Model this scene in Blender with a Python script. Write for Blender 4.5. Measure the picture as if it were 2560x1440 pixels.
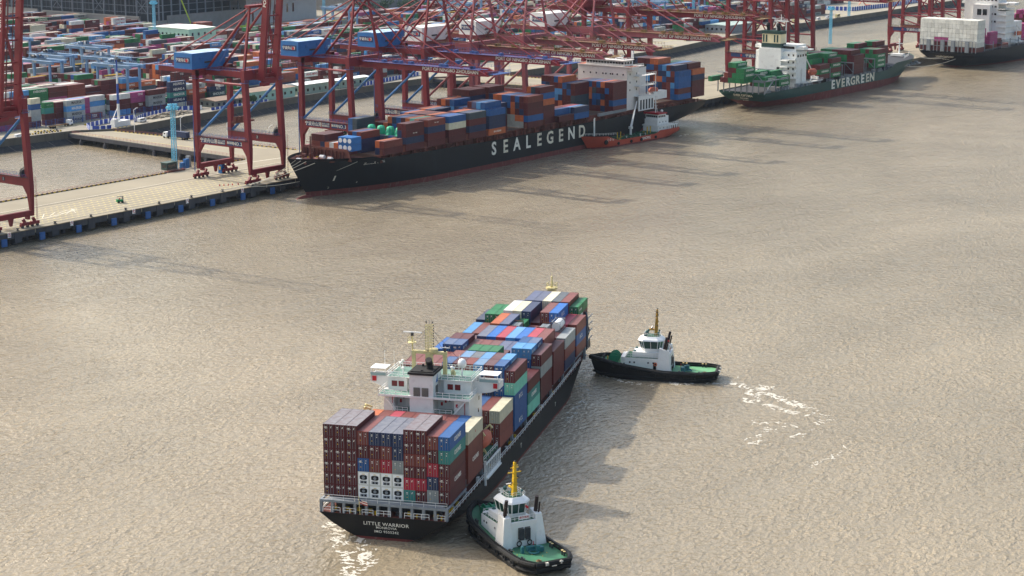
import bpy, math, random
from mathutils import Vector, Matrix, noise
from mathutils.bvhtree import BVHTree
R=math.radians; rnd=random.Random(7)
for o in list(bpy.data.objects): bpy.data.objects.remove(o)
scn=bpy.context.scene; COL=scn.collection
# ------------------------------------------------------------ camera
cd=bpy.data.cameras.new('camera'); cam=bpy.data.objects.new('camera',cd); COL.objects.link(cam)
cam.location=(-647.703,-533.006,140.26); cam.rotation_euler=(R(90-12.43),0,R(36.39-90))
cd.sensor_width=36; cd.lens=70.003; cd.clip_start=5; cd.clip_end=9000; scn.camera=cam
# ------------------------------------------------------------ world, sun, exposure
SUN_AZ,SUN_EL=R(94),R(39)
w=bpy.data.worlds.new('World'); scn.world=w; w.use_nodes=True; nt=w.node_tree
sk=nt.nodes.new('ShaderNodeTexSky'); sk.sky_type='NISHITA'; sk.sun_disc=False
sk.sun_elevation=SUN_EL; sk.sun_rotation=R(90)-SUN_AZ; sk.air_density=1.4; sk.dust_density=5.0; sk.ozone_density=1.0; sk.altitude=0
nt.links.new(sk.outputs[0],nt.nodes['Background'].inputs[0]); nt.nodes['Background'].inputs[1].default_value=0.15
sl=bpy.data.lights.new('sun','SUN'); so=bpy.data.objects.new('sun',sl); COL.objects.link(so)
sl.energy=2.9; sl.angle=R(1.2); sl.color=(1,.95,.87)
sd=Vector((math.cos(SUN_AZ)*math.cos(SUN_EL),math.sin(SUN_AZ)*math.cos(SUN_EL),math.sin(SUN_EL)))
so.rotation_euler=sd.to_track_quat('Z','Y').to_euler(); so.location=(0,400,500)
scn.view_settings.view_transform='Standard'; scn.view_settings.look='None'; scn.view_settings.exposure=0.74; scn.view_settings.gamma=1
scn.view_settings.use_curve_mapping=False
# ------------------------------------------------------------ helpers
def lin(h):
    h=h.lstrip('#'); c=[int(h[i:i+2],16)/255 for i in (0,2,4)]
    return tuple((x/12.92 if x<=.04045 else ((x+.055)/1.055)**2.4) for x in c)
class MB:
    def __init__(s): s.v=[]; s.f=[]; s.m=[]; s.mx=0
    def add(s,vs,fs,m=0):
        b=len(s.v); s.v+= [tuple(p) for p in vs]
        for f in fs: s.f.append(tuple(b+i for i in f)); s.m.append(m)
        s.mx=max(s.mx,m); return s
    def box(s,x0,x1,y0,y1,z0,z1,m=0):
        if x0>x1:x0,x1=x1,x0
        if y0>y1:y0,y1=y1,y0
        if z0>z1:z0,z1=z1,z0
        return s.add([(x0,y0,z0),(x1,y0,z0),(x1,y1,z0),(x0,y1,z0),(x0,y0,z1),(x1,y0,z1),(x1,y1,z1),(x0,y1,z1)],
          [(0,3,2,1),(4,5,6,7),(0,1,5,4),(1,2,6,5),(2,3,7,6),(3,0,4,7)],m)
    def beam(s,p,q,w,h=None,m=0,up=(0,0,1),w2=None,h2=None):
        p=Vector(p);q=Vector(q);h=w if h is None else h; w2=w if w2 is None else w2; h2=h if h2 is None else h2
        d=(q-p).normalized(); u=Vector(up)
        if abs(d.dot(u))>.95: u=Vector((1,0,0)) if abs(d.x)<.9 else Vector((0,1,0))
        a=d.cross(u).normalized(); b=a.cross(d).normalized(); vs=[]
        for c,ww,hh in ((p,w,h),(q,w2,h2)):
            for i,j in ((-1,-1),(1,-1),(1,1),(-1,1)): vs.append(c+a*i*ww/2+b*j*hh/2)
        return s.add(vs,[(0,1,2,3),(7,6,5,4),(0,4,5,1),(1,5,6,2),(2,6,7,3),(3,7,4,0)],m)
    def tube(s,p,q,r,n=8,m=0,r2=None,cap=True):
        p=Vector(p);q=Vector(q); r2=r if r2 is None else r2; d=(q-p).normalized()
        u=Vector((0,0,1)) if abs(d.z)<.9 else Vector((1,0,0)); a=d.cross(u).normalized(); b=a.cross(d)
        vs=[]
        for c,rr in ((p,r),(q,r2)):
            for i in range(n):
                t=2*math.pi*i/n; vs.append(c+a*rr*math.cos(t)+b*rr*math.sin(t))
        fs=[(i,(i+1)%n,n+(i+1)%n,n+i) for i in range(n)]
        if cap: fs+= [tuple(range(n-1,-1,-1)),tuple(range(n,2*n))]
        return s.add(vs,fs,m)
    def prism(s,pts,z0,z1,m=0):      # pts: CCW list of (x,y); z0,z1 numbers or callables
        n=len(pts); f0=z0 if callable(z0) else (lambda x,y:z0); f1=z1 if callable(z1) else (lambda x,y:z1)
        vs=[(x,y,f0(x,y)) for x,y in pts]+[(x,y,f1(x,y)) for x,y in pts]
        return s.add(vs,[tuple(range(n-1,-1,-1)),tuple(range(n,2*n))]+[(i,(i+1)%n,n+(i+1)%n,n+i) for i in range(n)],m)
    def slab(s,pts,d,m=0):           # pts: 3D planar polygon, extruded by vector d
        n=len(pts); P=[Vector(p) for p in pts]; d=Vector(d)
        return s.add(P+[p+d for p in P],[tuple(range(n-1,-1,-1)),tuple(range(n,2*n))]+[(i,(i+1)%n,n+(i+1)%n,n+i) for i in range(n)],m)
    def ball(s,c,r,n=8,k=5,m=0,sq=1.0):
        vs=[];fs=[]
        for j in range(k+1):
            t=math.pi*j/k
            for i in range(n):
                a=2*math.pi*i/n; vs.append((c[0]+r*math.sin(t)*math.cos(a),c[1]+r*math.sin(t)*math.sin(a),c[2]+r*sq*math.cos(t)))
        for j in range(k):
            for i in range(n): fs.append((j*n+i,(j+1)*n+i,(j+1)*n+(i+1)%n,j*n+(i+1)%n))
        return s.add(vs,fs,m)
    def rail(s,pts,h=1.05,t=.06,m=0,step=2.0,rows=2):
        for a,b in zip(pts,pts[1:]):
            a=Vector(a);b=Vector(b);L=(b-a).length
            if L<.05: continue
            n=max(1,round(L/step))
            for i in range(n+1):
                p=a.lerp(b,i/n); s.beam(p,p+Vector((0,0,h)),t,t,m)
            for k in range(rows):
                z=Vector((0,0,h*(k+1)/rows)); s.beam(a+z,b+z,t,t,m)
        return s
    def torus(s,c,R_,r,ax='x',n=16,k=6,m=0):
        vs=[];fs=[]
        for i in range(n):
            t=2*math.pi*i/n
            for j in range(k):
                u=2*math.pi*j/k; a=(R_+r*math.cos(u))*math.cos(t); b=(R_+r*math.cos(u))*math.sin(t); d=r*math.sin(u)
                vs.append({'x':(c[0]+d,c[1]+a,c[2]+b),'y':(c[0]+a,c[1]+d,c[2]+b),'z':(c[0]+a,c[1]+b,c[2]+d)}[ax])
        for i in range(n):
            for j in range(k): fs.append((i*k+j,((i+1)%n)*k+j,((i+1)%n)*k+(j+1)%k,i*k+(j+1)%k))
        return s.add(vs,fs,m)
    def mesh(s,name):
        me=bpy.data.meshes.new(name); me.from_pydata(s.v,[],s.f); me.polygons.foreach_set('material_index',s.m); me.update(); return me
def tag(o,label=None,cat=None,group=None,kind=None):
    if label: o['label']=label
    if cat: o['category']=cat
    if group: o['group']=group
    if kind: o['kind']=kind
    return o
SPLIT={'cross_beam','platform','mast_head','signal_mast','walkway','trolley','portal_beam','girder_walkway','side_gallery','boom_hinge','stay_wire','hull_mark','railing','engine_casing','deck_pipework','lashing_bridge','exhaust_pipe','lashing_post','deck_fittings','window','red_tinted_window','door','ventilation_louvre','mooring_winch','mooring_bitts','hanging_tyre','lifebuoy','boat_davit','anchor_windlass','navigation_light','aerials','searchlight','rubber_fender','number_disc','wall_vent','lashing_structure','stern_railing','side_railing','fire_main_pipe','equipment_cabinet','steel_crate','tank_end','red_deck_patch','orange_deck_patch','bollard','yellow_ladder','stern_platform','deck_surface','fork','wheel','track','floodlight_ring','girder_tie'}
def clusters(mb,gap=.12):
    n=len(mb.v); P=list(range(n))
    def fd(a):
        while P[a]!=a: P[a]=P[P[a]]; a=P[a]
        return a
    for f in mb.f:
        for i in f[1:]: P[fd(i)]=fd(f[0])
    isl={}
    for i in range(n): isl.setdefault(fd(i),[]).append(i)
    B=[]
    for k,vs in isl.items():
        lo=[min(mb.v[i][c] for i in vs) for c in range(3)]; hi=[max(mb.v[i][c] for i in vs) for c in range(3)]; B.append([lo,hi,k])
    Q=list(range(len(B)))
    def fq(a):
        while Q[a]!=a: Q[a]=Q[Q[a]]; a=Q[a]
        return a
    if len(B)>400: return [mb]
    for i in range(len(B)):
        for j in range(i):
            if fq(i)!=fq(j) and all(B[i][0][c]-gap<=B[j][1][c] and B[j][0][c]-gap<=B[i][1][c] for c in range(3)): Q[fq(i)]=fq(j)
    grp={}
    for i,b in enumerate(B): grp.setdefault(fq(i),set()).add(b[2])
    if len(grp)<2 or len(grp)>90: return [mb]
    lab={}; 
    for g_,ks in grp.items():
        for k in ks: lab[k]=g_
    out={}
    for f,m in zip(mb.f,mb.m):
        g_=lab[fd(f[0])]; o=out.setdefault(g_,(MB(),{})); q,mp=o
        for i in f:
            if i not in mp: mp[i]=len(q.v); q.v.append(mb.v[i])
        q.f.append(tuple(mp[i] for i in f)); q.m.append(m)
    return [o[0] for o in out.values()]
def link(name,me,mats,parent=None,smooth=False):
    if isinstance(me,MB) and parent and name in SPLIT:
        cs=clusters(me)
        if len(cs)>1:
            for c in cs: r=link1(name,c,mats,parent,smooth)
            return r
    return link1(name,me,mats,parent,smooth)
def link1(name,me,mats,parent=None,smooth=False):
    if isinstance(me,MB): me=me.mesh(name)
    if len(me.materials)==0:
        for m in (mats if isinstance(mats,(list,tuple)) else [mats]): me.materials.append(m)
    if smooth: me.polygons.foreach_set('use_smooth',[True]*len(me.polygons))
    o=bpy.data.objects.new(name,me); COL.objects.link(o)
    if parent: o.parent=parent
    return o
def empty(name,loc=(0,0,0),rz=0,label=None,cat=None,group=None):
    o=bpy.data.objects.new(name,None); COL.objects.link(o); o.location=loc; o.rotation_euler=(0,0,rz); o.empty_display_size=1
    return tag(o,label,cat,group)
def copy_tree(o,parent=None):
    c=o.copy(); COL.objects.link(c)
    if parent: c.parent=parent
    for ch in o.children: copy_tree(ch,c)
    return c
# ------------------------------------------------------------ materials
MATS={}
def nd(nt,t,**k):
    n=nt.nodes.new(t)
    for a,b in k.items():
        if a in n.inputs.keys() if isinstance(a,str) else False: n.inputs[a].default_value=b
        else: setattr(n,a,b)
    return n
def paint(name,col,rough=.55,var=.18,scale=.35,rust=0.0,streak=0.0,metal=0,bump=0,bscale=3.0,grime='#3a332c',spec=.4):
    if name in MATS: return MATS[name]
    m=bpy.data.materials.new(name); m.use_nodes=True; nt=m.node_tree; L=nt.links.new; b=nt.nodes['Principled BSDF']
    c=lin(col) if isinstance(col,str) else col
    tc=nt.nodes.new('ShaderNodeTexCoord'); no=nt.nodes.new('ShaderNodeTexNoise'); no.inputs['Scale'].default_value=scale; no.inputs['Detail'].default_value=6; no.inputs['Roughness'].default_value=.62
    mp=nt.nodes.new('ShaderNodeMapping'); L(tc.outputs['Object'],mp.inputs[0]); L(mp.outputs[0],no.inputs[0])
    if streak: mp.inputs['Scale'].default_value=(1,1,.15)
    mr=nt.nodes.new('ShaderNodeMapRange'); mr.inputs[1].default_value=.3; mr.inputs[2].default_value=.7; mr.inputs[3].default_value=1-var; mr.inputs[4].default_value=1+var*.7
    L(no.outputs[0],mr.inputs[0])
    mx=nt.nodes.new('ShaderNodeMix'); mx.data_type='RGBA'; mx.blend_type='MULTIPLY'; mx.inputs[0].default_value=1; mx.inputs[6].default_value=(*c,1)
    L(mr.outputs[0],mx.inputs[7]); out=mx.outputs[2]
    if rust or streak:
        n2=nt.nodes.new('ShaderNodeTexNoise'); n2.inputs['Scale'].default_value=scale*3.1; n2.inputs['Detail'].default_value=8; L(mp.outputs[0],n2.inputs[0])
        r2=nt.nodes.new('ShaderNodeMapRange'); r2.inputs[1].default_value=.56; r2.inputs[2].default_value=.72; r2.inputs[4].default_value=max(rust,streak); L(n2.outputs[0],r2.inputs[0])
        m2=nt.nodes.new('ShaderNodeMix'); m2.data_type='RGBA'; L(r2.outputs[0],m2.inputs[0]); L(out,m2.inputs[6]); m2.inputs[7].default_value=(*lin('#6b3a22' if rust>=streak else grime),1); out=m2.outputs[2]
    L(out,b.inputs['Base Color']); b.inputs['Roughness'].default_value=rough; b.inputs['Metallic'].default_value=metal; b.inputs['Specular IOR Level'].default_value=spec
    if bump:
        n3=nt.nodes.new('ShaderNodeTexNoise'); n3.inputs['Scale'].default_value=bscale; n3.inputs['Detail'].default_value=5; L(tc.outputs['Object'],n3.inputs[0])
        bp=nt.nodes.new('ShaderNodeBump'); bp.inputs['Strength'].default_value=bump; bp.inputs['Distance'].default_value=.1; L(n3.outputs[0],bp.inputs['Height']); L(bp.outputs[0],b.inputs['Normal'])
    MATS[name]=m; return m
def container_mat(name,attr):
    m=bpy.data.materials.new(name); m.use_nodes=True; nt=m.node_tree; L=nt.links.new; b=nt.nodes['Principled BSDF']
    if attr:
        a=nt.nodes.new('ShaderNodeAttribute'); a.attribute_name='paint'; col,alpha=a.outputs['Color'],a.outputs['Alpha']; rn=None
    else:
        a=nt.nodes.new('ShaderNodeObjectInfo'); col,alpha=a.outputs['Color'],a.outputs['Alpha']; rn=a.outputs['Random']
    tc=nt.nodes.new('ShaderNodeTexCoord'); no=nt.nodes.new('ShaderNodeTexNoise'); no.inputs['Scale'].default_value=.5; no.inputs['Detail'].default_value=7; no.noise_dimensions='4D'
    L(tc.outputs['Object'],no.inputs[0])
    if rn:
        mm=nt.nodes.new('ShaderNodeMath'); mm.operation='MULTIPLY'; mm.inputs[1].default_value=40; L(rn,mm.inputs[0]); L(mm.outputs[0],no.inputs['W'])
    mr=nt.nodes.new('ShaderNodeMapRange'); mr.inputs[1].default_value=.3; mr.inputs[2].default_value=.7; mr.inputs[3].default_value=.84; mr.inputs[4].default_value=1.12; L(no.outputs[0],mr.inputs[0])
    mx=nt.nodes.new('ShaderNodeMix'); mx.data_type='RGBA'; mx.blend_type='MULTIPLY'; mx.inputs[0].default_value=1; L(col,mx.inputs[6]); L(mr.outputs[0],mx.inputs[7])
    # dust settled on the roof panel
    sx=nt.nodes.new('ShaderNodeSeparateXYZ'); L(tc.outputs['Normal'],sx.inputs[0])
    gt=nt.nodes.new('ShaderNodeMath'); gt.operation='GREATER_THAN'; gt.inputs[1].default_value=.6; L(sx.outputs[2],gt.inputs[0])
    n2=nt.nodes.new('ShaderNodeTexNoise'); n2.inputs['Scale'].default_value=.9; n2.inputs['Detail'].default_value=6; L(tc.outputs['Object'],n2.inputs[0])
    r2=nt.nodes.new('ShaderNodeMapRange'); r2.inputs[1].default_value=.3; r2.inputs[2].default_value=.7; r2.inputs[3].default_value=.55; r2.inputs[4].default_value=1.0; L(n2.outputs[0],r2.inputs[0])
    m1=nt.nodes.new('ShaderNodeMath'); m1.operation='MULTIPLY'; L(alpha,m1.inputs[0]); L(gt.outputs[0],m1.inputs[1])
    m2=nt.nodes.new('ShaderNodeMath'); m2.operation='MULTIPLY'; L(m1.outputs[0],m2.inputs[0]); L(r2.outputs[0],m2.inputs[1])
    dx=nt.nodes.new('ShaderNodeMix'); dx.data_type='RGBA'; L(m2.outputs[0],dx.inputs[0]); L(mx.outputs[2],dx.inputs[6]); dx.inputs[7].default_value=(.23,.235,.255,1)
    # rust blooms
    n4=nt.nodes.new('ShaderNodeTexNoise'); n4.inputs['Scale'].default_value=2.2; n4.inputs['Detail'].default_value=8; L(tc.outputs['Object'],n4.inputs[0])
    r4=nt.nodes.new('ShaderNodeMapRange'); r4.inputs[1].default_value=.64; r4.inputs[2].default_value=.74; r4.inputs[4].default_value=.55; L(n4.outputs[0],r4.inputs[0])
    rx=nt.nodes.new('ShaderNodeMix'); rx.data_type='RGBA'; L(r4.outputs[0],rx.inputs[0]); L(dx.outputs[2],rx.inputs[6]); rx.inputs[7].default_value=(.13,.06,.035,1)
    L(rx.outputs[2],b.inputs['Base Color']); b.inputs['Roughness'].default_value=.5; b.inputs['Specular IOR Level'].default_value=.35
    wv=nt.nodes.new('ShaderNodeTexWave'); wv.wave_type='BANDS'; wv.bands_direction='X'; wv.wave_profile='SIN'; wv.inputs['Scale'].default_value=1.1; L(tc.outputs['Object'],wv.inputs[0])
    bp=nt.nodes.new('ShaderNodeBump'); bp.inputs['Strength'].default_value=.35; bp.inputs['Distance'].default_value=.04; L(wv.outputs[0],bp.inputs['Height']); L(bp.outputs[0],b.inputs['Normal'])
    return m
CM=container_mat('container_paint',False); CMA=container_mat('container_paint_mass',True)
WHITE=paint('white_paint','#e2e2df',.45,.08,.3,rust=.10); WHITEC=paint('white_clean','#ececea',.4,.04)
BLACK=paint('black_hull','#101114',.5,.25,.12,streak=.25,grime='#2a292b',spec=.25); RUB=paint('rubber','#121314',.8,.25,.8)
REDB=paint('antifouling','#6e2f2b',.7,.25,.3,streak=.4,grime='#8a7a70'); DGREEN=paint('deck_green','#2b5a42',.65,.25,.5,rust=.25)
DRED=paint('deck_red','#6d3a30',.7,.25,.4,rust=.3); STEEL=paint('grey_steel','#7d848a',.5,.2,.5,rust=.2); DKSTEEL=paint('dark_steel','#34373c',.6,.3,.8,rust=.2)
CREAM=paint('cream_paint','#d3c690',.5,.12,.6,rust=.12); YEL=paint('yellow_paint','#cfa81c',.5,.2,.8,rust=.2); GLASS=paint('window_glass','#161c20',.12,.1,spec=.8)
REDP=paint('red_window','#6b1c22',.25,.1,spec=.6); LETW=paint('white_lettering','#e6e2d6',.6,.12,1.0,rust=.0); LETS=paint('stained_lettering','#ddd6c2',.6,.15,.35,rust=.75)
BLUEP=paint('blue_paint','#1d67a8',.5,.15,.4); CRED=paint('crane_red','#7a1a26',.5,.2,.25,streak=.3,grime='#4a2024'); CPINK=paint('crane_faded_red','#8d4850',.6,.22,.25,streak=.3,grime='#5a3034')
CBLUE=paint('handrail_blue','#3a5590',.6,.2,.5); RTGB=paint('gantry_blue','#6a8fb4',.5,.15,.4); SKYB=paint('mast_blue','#62b6d4',.5,.12,.4)
ORG=paint('orange_paint','#c4623c',.5,.2,.7,rust=.1); BLK=paint('soot_black','#101013',.7,.2)
CONC=paint('concrete','#a39b86',.85,.14,.08,bump=.2); 
# ------------------------------------------------------------ text
TX={}
def text_mesh(s,h,bold=.012,sx=1.0,sp=1.0,ext=.02):
    k=(s,h,bold,sx,sp)
    if k in TX: return TX[k]
    c=bpy.data.curves.new('lettering','FONT'); c.body=s; c.size=h/.73; c.align_x='CENTER'; c.align_y='CENTER'; c.offset=bold*h; c.space_character=sp; c.extrude=ext; c.resolution_u=3
    o=bpy.data.objects.new('tmp_text',c); COL.objects.link(o); dg=bpy.context.evaluated_depsgraph_get(); me=bpy.data.meshes.new_from_object(o.evaluated_get(dg))
    bpy.data.objects.remove(o); bpy.data.curves.remove(c)
    if sx!=1: me.transform(Matrix.Diagonal((sx,1,1,1)))
    TX[k]=me; return me
def wrap_text(s,h,pos,right,up,mat,parent,hb,lift=.05,name='lettering',**k):
    # lettering painted on a curved hull: every vertex is laid on the plating
    k['ext']=0; me=text_mesh(s,h,**k).copy(); me.materials.clear(); me.materials.append(mat); r=Vector(right).normalized(); u=Vector(up).normalized(); n=r.cross(u); c=Vector(pos)
    for v in me.vertices:
        p=c+r*v.co.x+u*v.co.y; h_=hb.ray_cast(p+n*12,-n,30); v.co=(h_[0]+n*lift) if h_[0] else p
    o=bpy.data.objects.new(name,me); COL.objects.link(o); o.parent=parent; return o
def text(s,h,pos,right,up,mat,parent,name='lettering',**k):
    me=text_mesh(s,h,**k).copy(); me.materials.clear(); me.materials.append(mat)
    r=Vector(right).normalized(); u=Vector(up).normalized(); n=r.cross(u)
    M=Matrix.Identity(4)
    for i in range(3): M[i][0]=r[i]; M[i][1]=u[i]; M[i][2]=n[i]; M[i][3]=pos[i]
    me.transform(M); o=bpy.data.objects.new(name,me); COL.objects.link(o)
    if parent: o.parent=parent
    return o
HAZE=True
# ------------------------------------------------------------ containers
PAL={'m':('#551b20','dark red'),'r':('#74352d','brown red'),'o':('#b96238','orange'),'p':('#a83c4c','pink red'),'x':('#a81c34','bright red'),'n':('#1f2f52','navy'),
 'b':('#19528c','blue'),'B':('#2365b0','bright blue'),'s':('#4f92c8','sky blue'),'g':('#1a6e42','green'),'t':('#2e7f78','teal'),'T':('#6fbfa8','pale teal'),'w':('#d2d3cc','white'),
 'c':('#cfcab0','cream'),'G':('#989e9c','grey'),'k':('#37454f','slate'),'M':('#9c3f72','magenta'),'l':('#4a5578','slate blue'),'W':('#d6d6ce','white refrigerated'),'E':('#156b3c','dark green')}
def ccol(k,dust=.25):
    r,g,b=lin(PAL[k][0]); j=rnd.uniform(.86,1.12); return (r*j,g*j,b*j,dust)
CW=2.44
def cont_mesh(L,H):
    k=('c',L,H)
    if k in TX: return TX[k]
    b=MB(); i=.05; b.box(i,L-i,i,CW-i,.06,H-.03)
    p=.15
    for x in (0,L-p):
        for y in (0,CW-p): b.box(x,x+p,y,y+p,0,H)
    for z in (0,H-.13):
        for y in (0,CW-.1): b.box(p,L-p,y,y+.1,z,z+.13)
        for x in (0,L-.1): b.box(x,x+.1,p,CW-p,z,z+.13)
    TX[k]=b.mesh('container_body'); return TX[k]
def door_mesh(H):
    k=('d',H)
    if k in TX: return TX[k]
    b=MB()
    for y0,y1 in ((.17,1.2),(1.24,2.27)):
        b.box(.02,.05,y0,y1,.15,H-.15,0)
        for z in (.45,.95,1.5,2.05): b.box(-.005,.02,y0+.05,y1-.05,z,z+.06,0)
    for y in (.4,.95,1.49,2.04): b.box(-.045,-.005,y-.03,y+.03,.14,H-.14,1)
    b.box(-.02,.0,.62,.8,1.75,1.95,2); b.box(-.02,0,1.62,1.92,H-.75,H-.55,2); b.box(-.02,0,1.62,1.9,H-1.0,H-.92,2); b.box(-.02,0,.55,.72,H-.62,H-.45,2); b.box(-.02,0,1.65,1.85,.9,1.05,3)
    TX[k]=b.mesh('container_door'); return TX[k]
def reefer_mesh(H):
    k=('rf',H)
    if k in TX: return TX[k]
    b=MB(); b.box(-.02,.05,.18,2.26,.2,H-.2,0)
    o=[(.42+.35,1.15),(.42,1.35),(.42,1.95),(.7,2.15),(1.75,2.15),(2.02,1.95),(2.02,1.35),(1.7,1.15)]
    b.slab([(-.03,2.44-y,z) for y,z in o],(-.04,0,0),1)
    b.tube((-.07,1.22,1.62),(-.11,1.22,1.62),.33,12,2); b.box(-.05,-.02,.5,1.95,.35,.95,2); b.box(-.07,-.05,.65,1.0,.42,.8,1); b.box(-.07,-.05,1.35,1.7,.42,.8,1); b.box(-.05,-.02,.9,1.5,2.3,2.42,3)
    TX[k]=b.mesh('container_reefer_end'); return TX[k]
MASS=MB(); MASSC=[]
def mass(o,rz,L,H,col,W=CW):
    n=len(MASS.f); c,s=math.cos(rz),math.sin(rz); vs=[]
    for z in (0,H-.03):
        for x,y in ((.03,.02),(L-.03,.02),(L-.03,W-.02),(.03,W-.02)): vs.append((o[0]+x*c-y*s,o[1]+x*s+y*c,o[2]+z))
    MASS.add(vs,[(0,3,2,1),(4,5,6,7),(0,1,5,4),(1,2,6,5),(2,3,7,6),(3,0,4,7)]); MASSC.extend([col]*24)
NIND=[0]; ORD=['first','second','third','fourth','fifth','sixth','seventh','eighth','ninth','tenth','eleventh','twelfth','thirteenth','fourteenth','fifteenth']
def container(o,rz,L,H,k,dust,label,group,door=False,reefer=False,side=None,end=None,pos=.5,siz=.9):
    t=link('shipping_container',cont_mesh(L,H),[CM]); t.location=o; t.rotation_euler=(0,0,rz); col=ccol(k,dust); t.color=col
    tag(t,label,'container',group); NIND[0]+=1
    if reefer: link('refrigeration_unit',reefer_mesh(H),[WHITEC,BLK,STEEL,YEL],t)
    elif door:
        d=link('door',door_mesh(H),[CM,STEEL,LETW,YEL],t); d.color=col
    if side: text(side[0],siz*side[2] if len(side)>2 else siz,(L*pos,.03,H*.5),(1,0,0),(0,0,1),side[1],t,bold=.02)
    if end: text(end,.33,(-.03,1.75,H*.72),(0,-1,0),(0,0,1),LETW,t,bold=.03,ext=.012)
    return t
# ------------------------------------------------------------ hulls
HB={}
def hull(parent,B,us,ub,tw,Lr,Lb,topz,boot,mats,pb=2.0,zbot=-2.5,n=48,frac=(.3,.6,.85,1.0),deckdrop=0.0,deckmat=None,name='hull'):
    def lev(k,x):
        if k==0: return zbot
        if k==1: return 0.0
        if k==2: return boot
        return boot+frac[k-3]*(topz(x)-boot)
    K=3+len(frac); V={}; mb=MB(); S=[]
    for k in range(K):
        zr=lev(k,0 if k<3 else (us(5)+ub(5))/2); 
        for side in (1,-1):
            for i in range(n+1):
                t=i/n; t=.5-.5*math.cos(math.pi*t) if True else t
                z=zr; x0=us(z); x1=ub(z); x=x0+(x1-x0)*t
                if k>=3:
                    z=lev(k,x); x0=us(z); x1=ub(z)+0; x=x0+(x1-x0)*t; z=lev(k,x)
                d0=x-x0; d1=x1-x; h=B/2
                a=tw(z)+(h-tw(z))*(1-(1-min(d0/Lr(z),1))**2); e=h*(1-(1-min(d1/Lb(z),1))**pb)
                V[(k,side,i)]=len(mb.v); mb.v.append((x,side*max(min(a,e),.02),z))
    for k in range(K-1):
        m=1 if k<2 else 0
        for i in range(n):
            a,b,c,d=V[(k,1,i)],V[(k,1,i+1)],V[(k+1,1,i+1)],V[(k+1,1,i)]; mb.f.append((a,d,c,b)); mb.m.append(m)
            a,b,c,d=V[(k,-1,i)],V[(k,-1,i+1)],V[(k+1,-1,i+1)],V[(k+1,-1,i)]; mb.f.append((a,b,c,d)); mb.m.append(m)
        mb.f.append((V[(k,1,0)],V[(k,-1,0)],V[(k+1,-1,0)],V[(k+1,1,0)])); mb.m.append(m)
    hu=link(name,mb,mats,parent); HB[parent.name]=BVHTree.FromPolygons([Vector(v) for v in mb.v],mb.f)
    me=hu.data
    me.polygons.foreach_set('use_smooth',[len(p.vertices)==4 and abs(p.normal.x)<.9 for p in me.polygons])
    if deckmat:
        dk=MB(); P=[]
        for i in range(n+1):
            x,y,z=mb.v[V[(K-1,1,i)]]; P.append((x,y-.25 if y>.3 else .01,z-deckdrop))
        for i in range(n):
            (x0,y0,z0),(x1,y1,z1)=P[i],P[i+1]; dk.add([(x0,y0,z0),(x0,-y0,z0),(x1,-y1,z1),(x1,y1,z1)],[(0,1,2,3)])
        link('deck',dk,[deckmat],parent)
    return hu
# ------------------------------------------------------------ foreground ship
LWH=R(22.24); LWO=Vector((-350.35,-264.9,0)); LWF=Vector((math.cos(LWH),math.sin(LWH),0)); LWS=Vector((math.sin(LWH),-math.cos(LWH),0))
lwc=LWO+LWS*13.8
lw=empty('container_ship',lwc,LWH,'black container ship seen from astern, fully loaded, two tugs at its starboard side','ship')
def lerp(a,b,t): t=max(0,min(1,t)); return a+(b-a)*t
lw_top=lambda x: 5.3+lerp(0,1.2,(x-60)/70)+lerp(0,4.5,(x-139)/3)
hull(lw,27.8,lambda z:-2.2-lerp(0,.6,z/5),lambda z:lerp(157,166,z/11),lambda z:5+8.9*min(1,max(0,(z-.1)/5))**.75 if z>0.05 else (5 if z>-.2 else 1),lambda z:lerp(42,14,z/5.3),
  lambda z:lerp(52,30,z/10),lw_top,.55,[BLACK,REDB],deckdrop=.05,deckmat=DRED,frac=(.15,.35,.6,1.0))
# stern name
for s,h,z,b in (('LITTLE WARRIOR',.62,3.55,.02),('MONROVIA',.42,2.75,.015),('IMO 9555242',.46,1.85,.015)):
    wrap_text(s,h*1.25,(-2.5,-.6,z),(0,-1,0),(0,0,1),LETW,lw,HB[lw.name],bold=0.012,sx=1.12,sp=1.08)
b=MB()                      # stern gallery: beam, posts, lashing platform, coamings
b.box(-2.6,-1.9,-13.9,13.9,7.45,7.95)
for i in range(12):
    y=-13.6+i*27.2/11; b.beam((-2.2,y,5.2),(-2.2,y,7.5),.55,.75)
b.box(-2.2,12,-13.9,-13.5,7.5,7.9); b.box(-2.2,12,13.5,13.9,7.5,7.9)
b.box(-1.9,135,-12.6,12.6,7.3,7.85)
link('stern_platform',b,[STEEL],lw)
b=MB(); b.box(1.0,150,-11.5,11.5,5.2,7.3); link('hatch_coaming',b,[DKSTEEL],lw)
b=MB()
for k,(ya,yb) in enumerate(((-13.3,-11.6),(-9.9,-6.6),(-6,-4.6),(-1.6,1.4),(2.2,4.6),(6,8.6),(9.4,11),(11.4,13.2))): b.rail([(-2.6,ya,5.3),(-2.6,yb,5.3)],1.15,.09,step=1.6)
b.rail([(-2.4,-13.7,7.95),(-2.4,13.7,7.95)],1.1,.06,step=2.5)
link('stern_railing',b,[WHITE],lw)
b=MB(); b.rail([(-2,-13.75,5.3),(28,-13.8,5.3),(60,-13.8,5.3),(100,-13.8,6.1),(128,-13.4,6.5)],1.1,.1,step=2.4); b.rail([(-2,13.75,5.3),(28,13.8,5.3),(60,13.8,5.3),(100,13.8,6.1),(128,13.4,6.5)],1.1,.1,step=2.4)
link('side_railing',b,[WHITE],lw)
b=MB()
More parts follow.
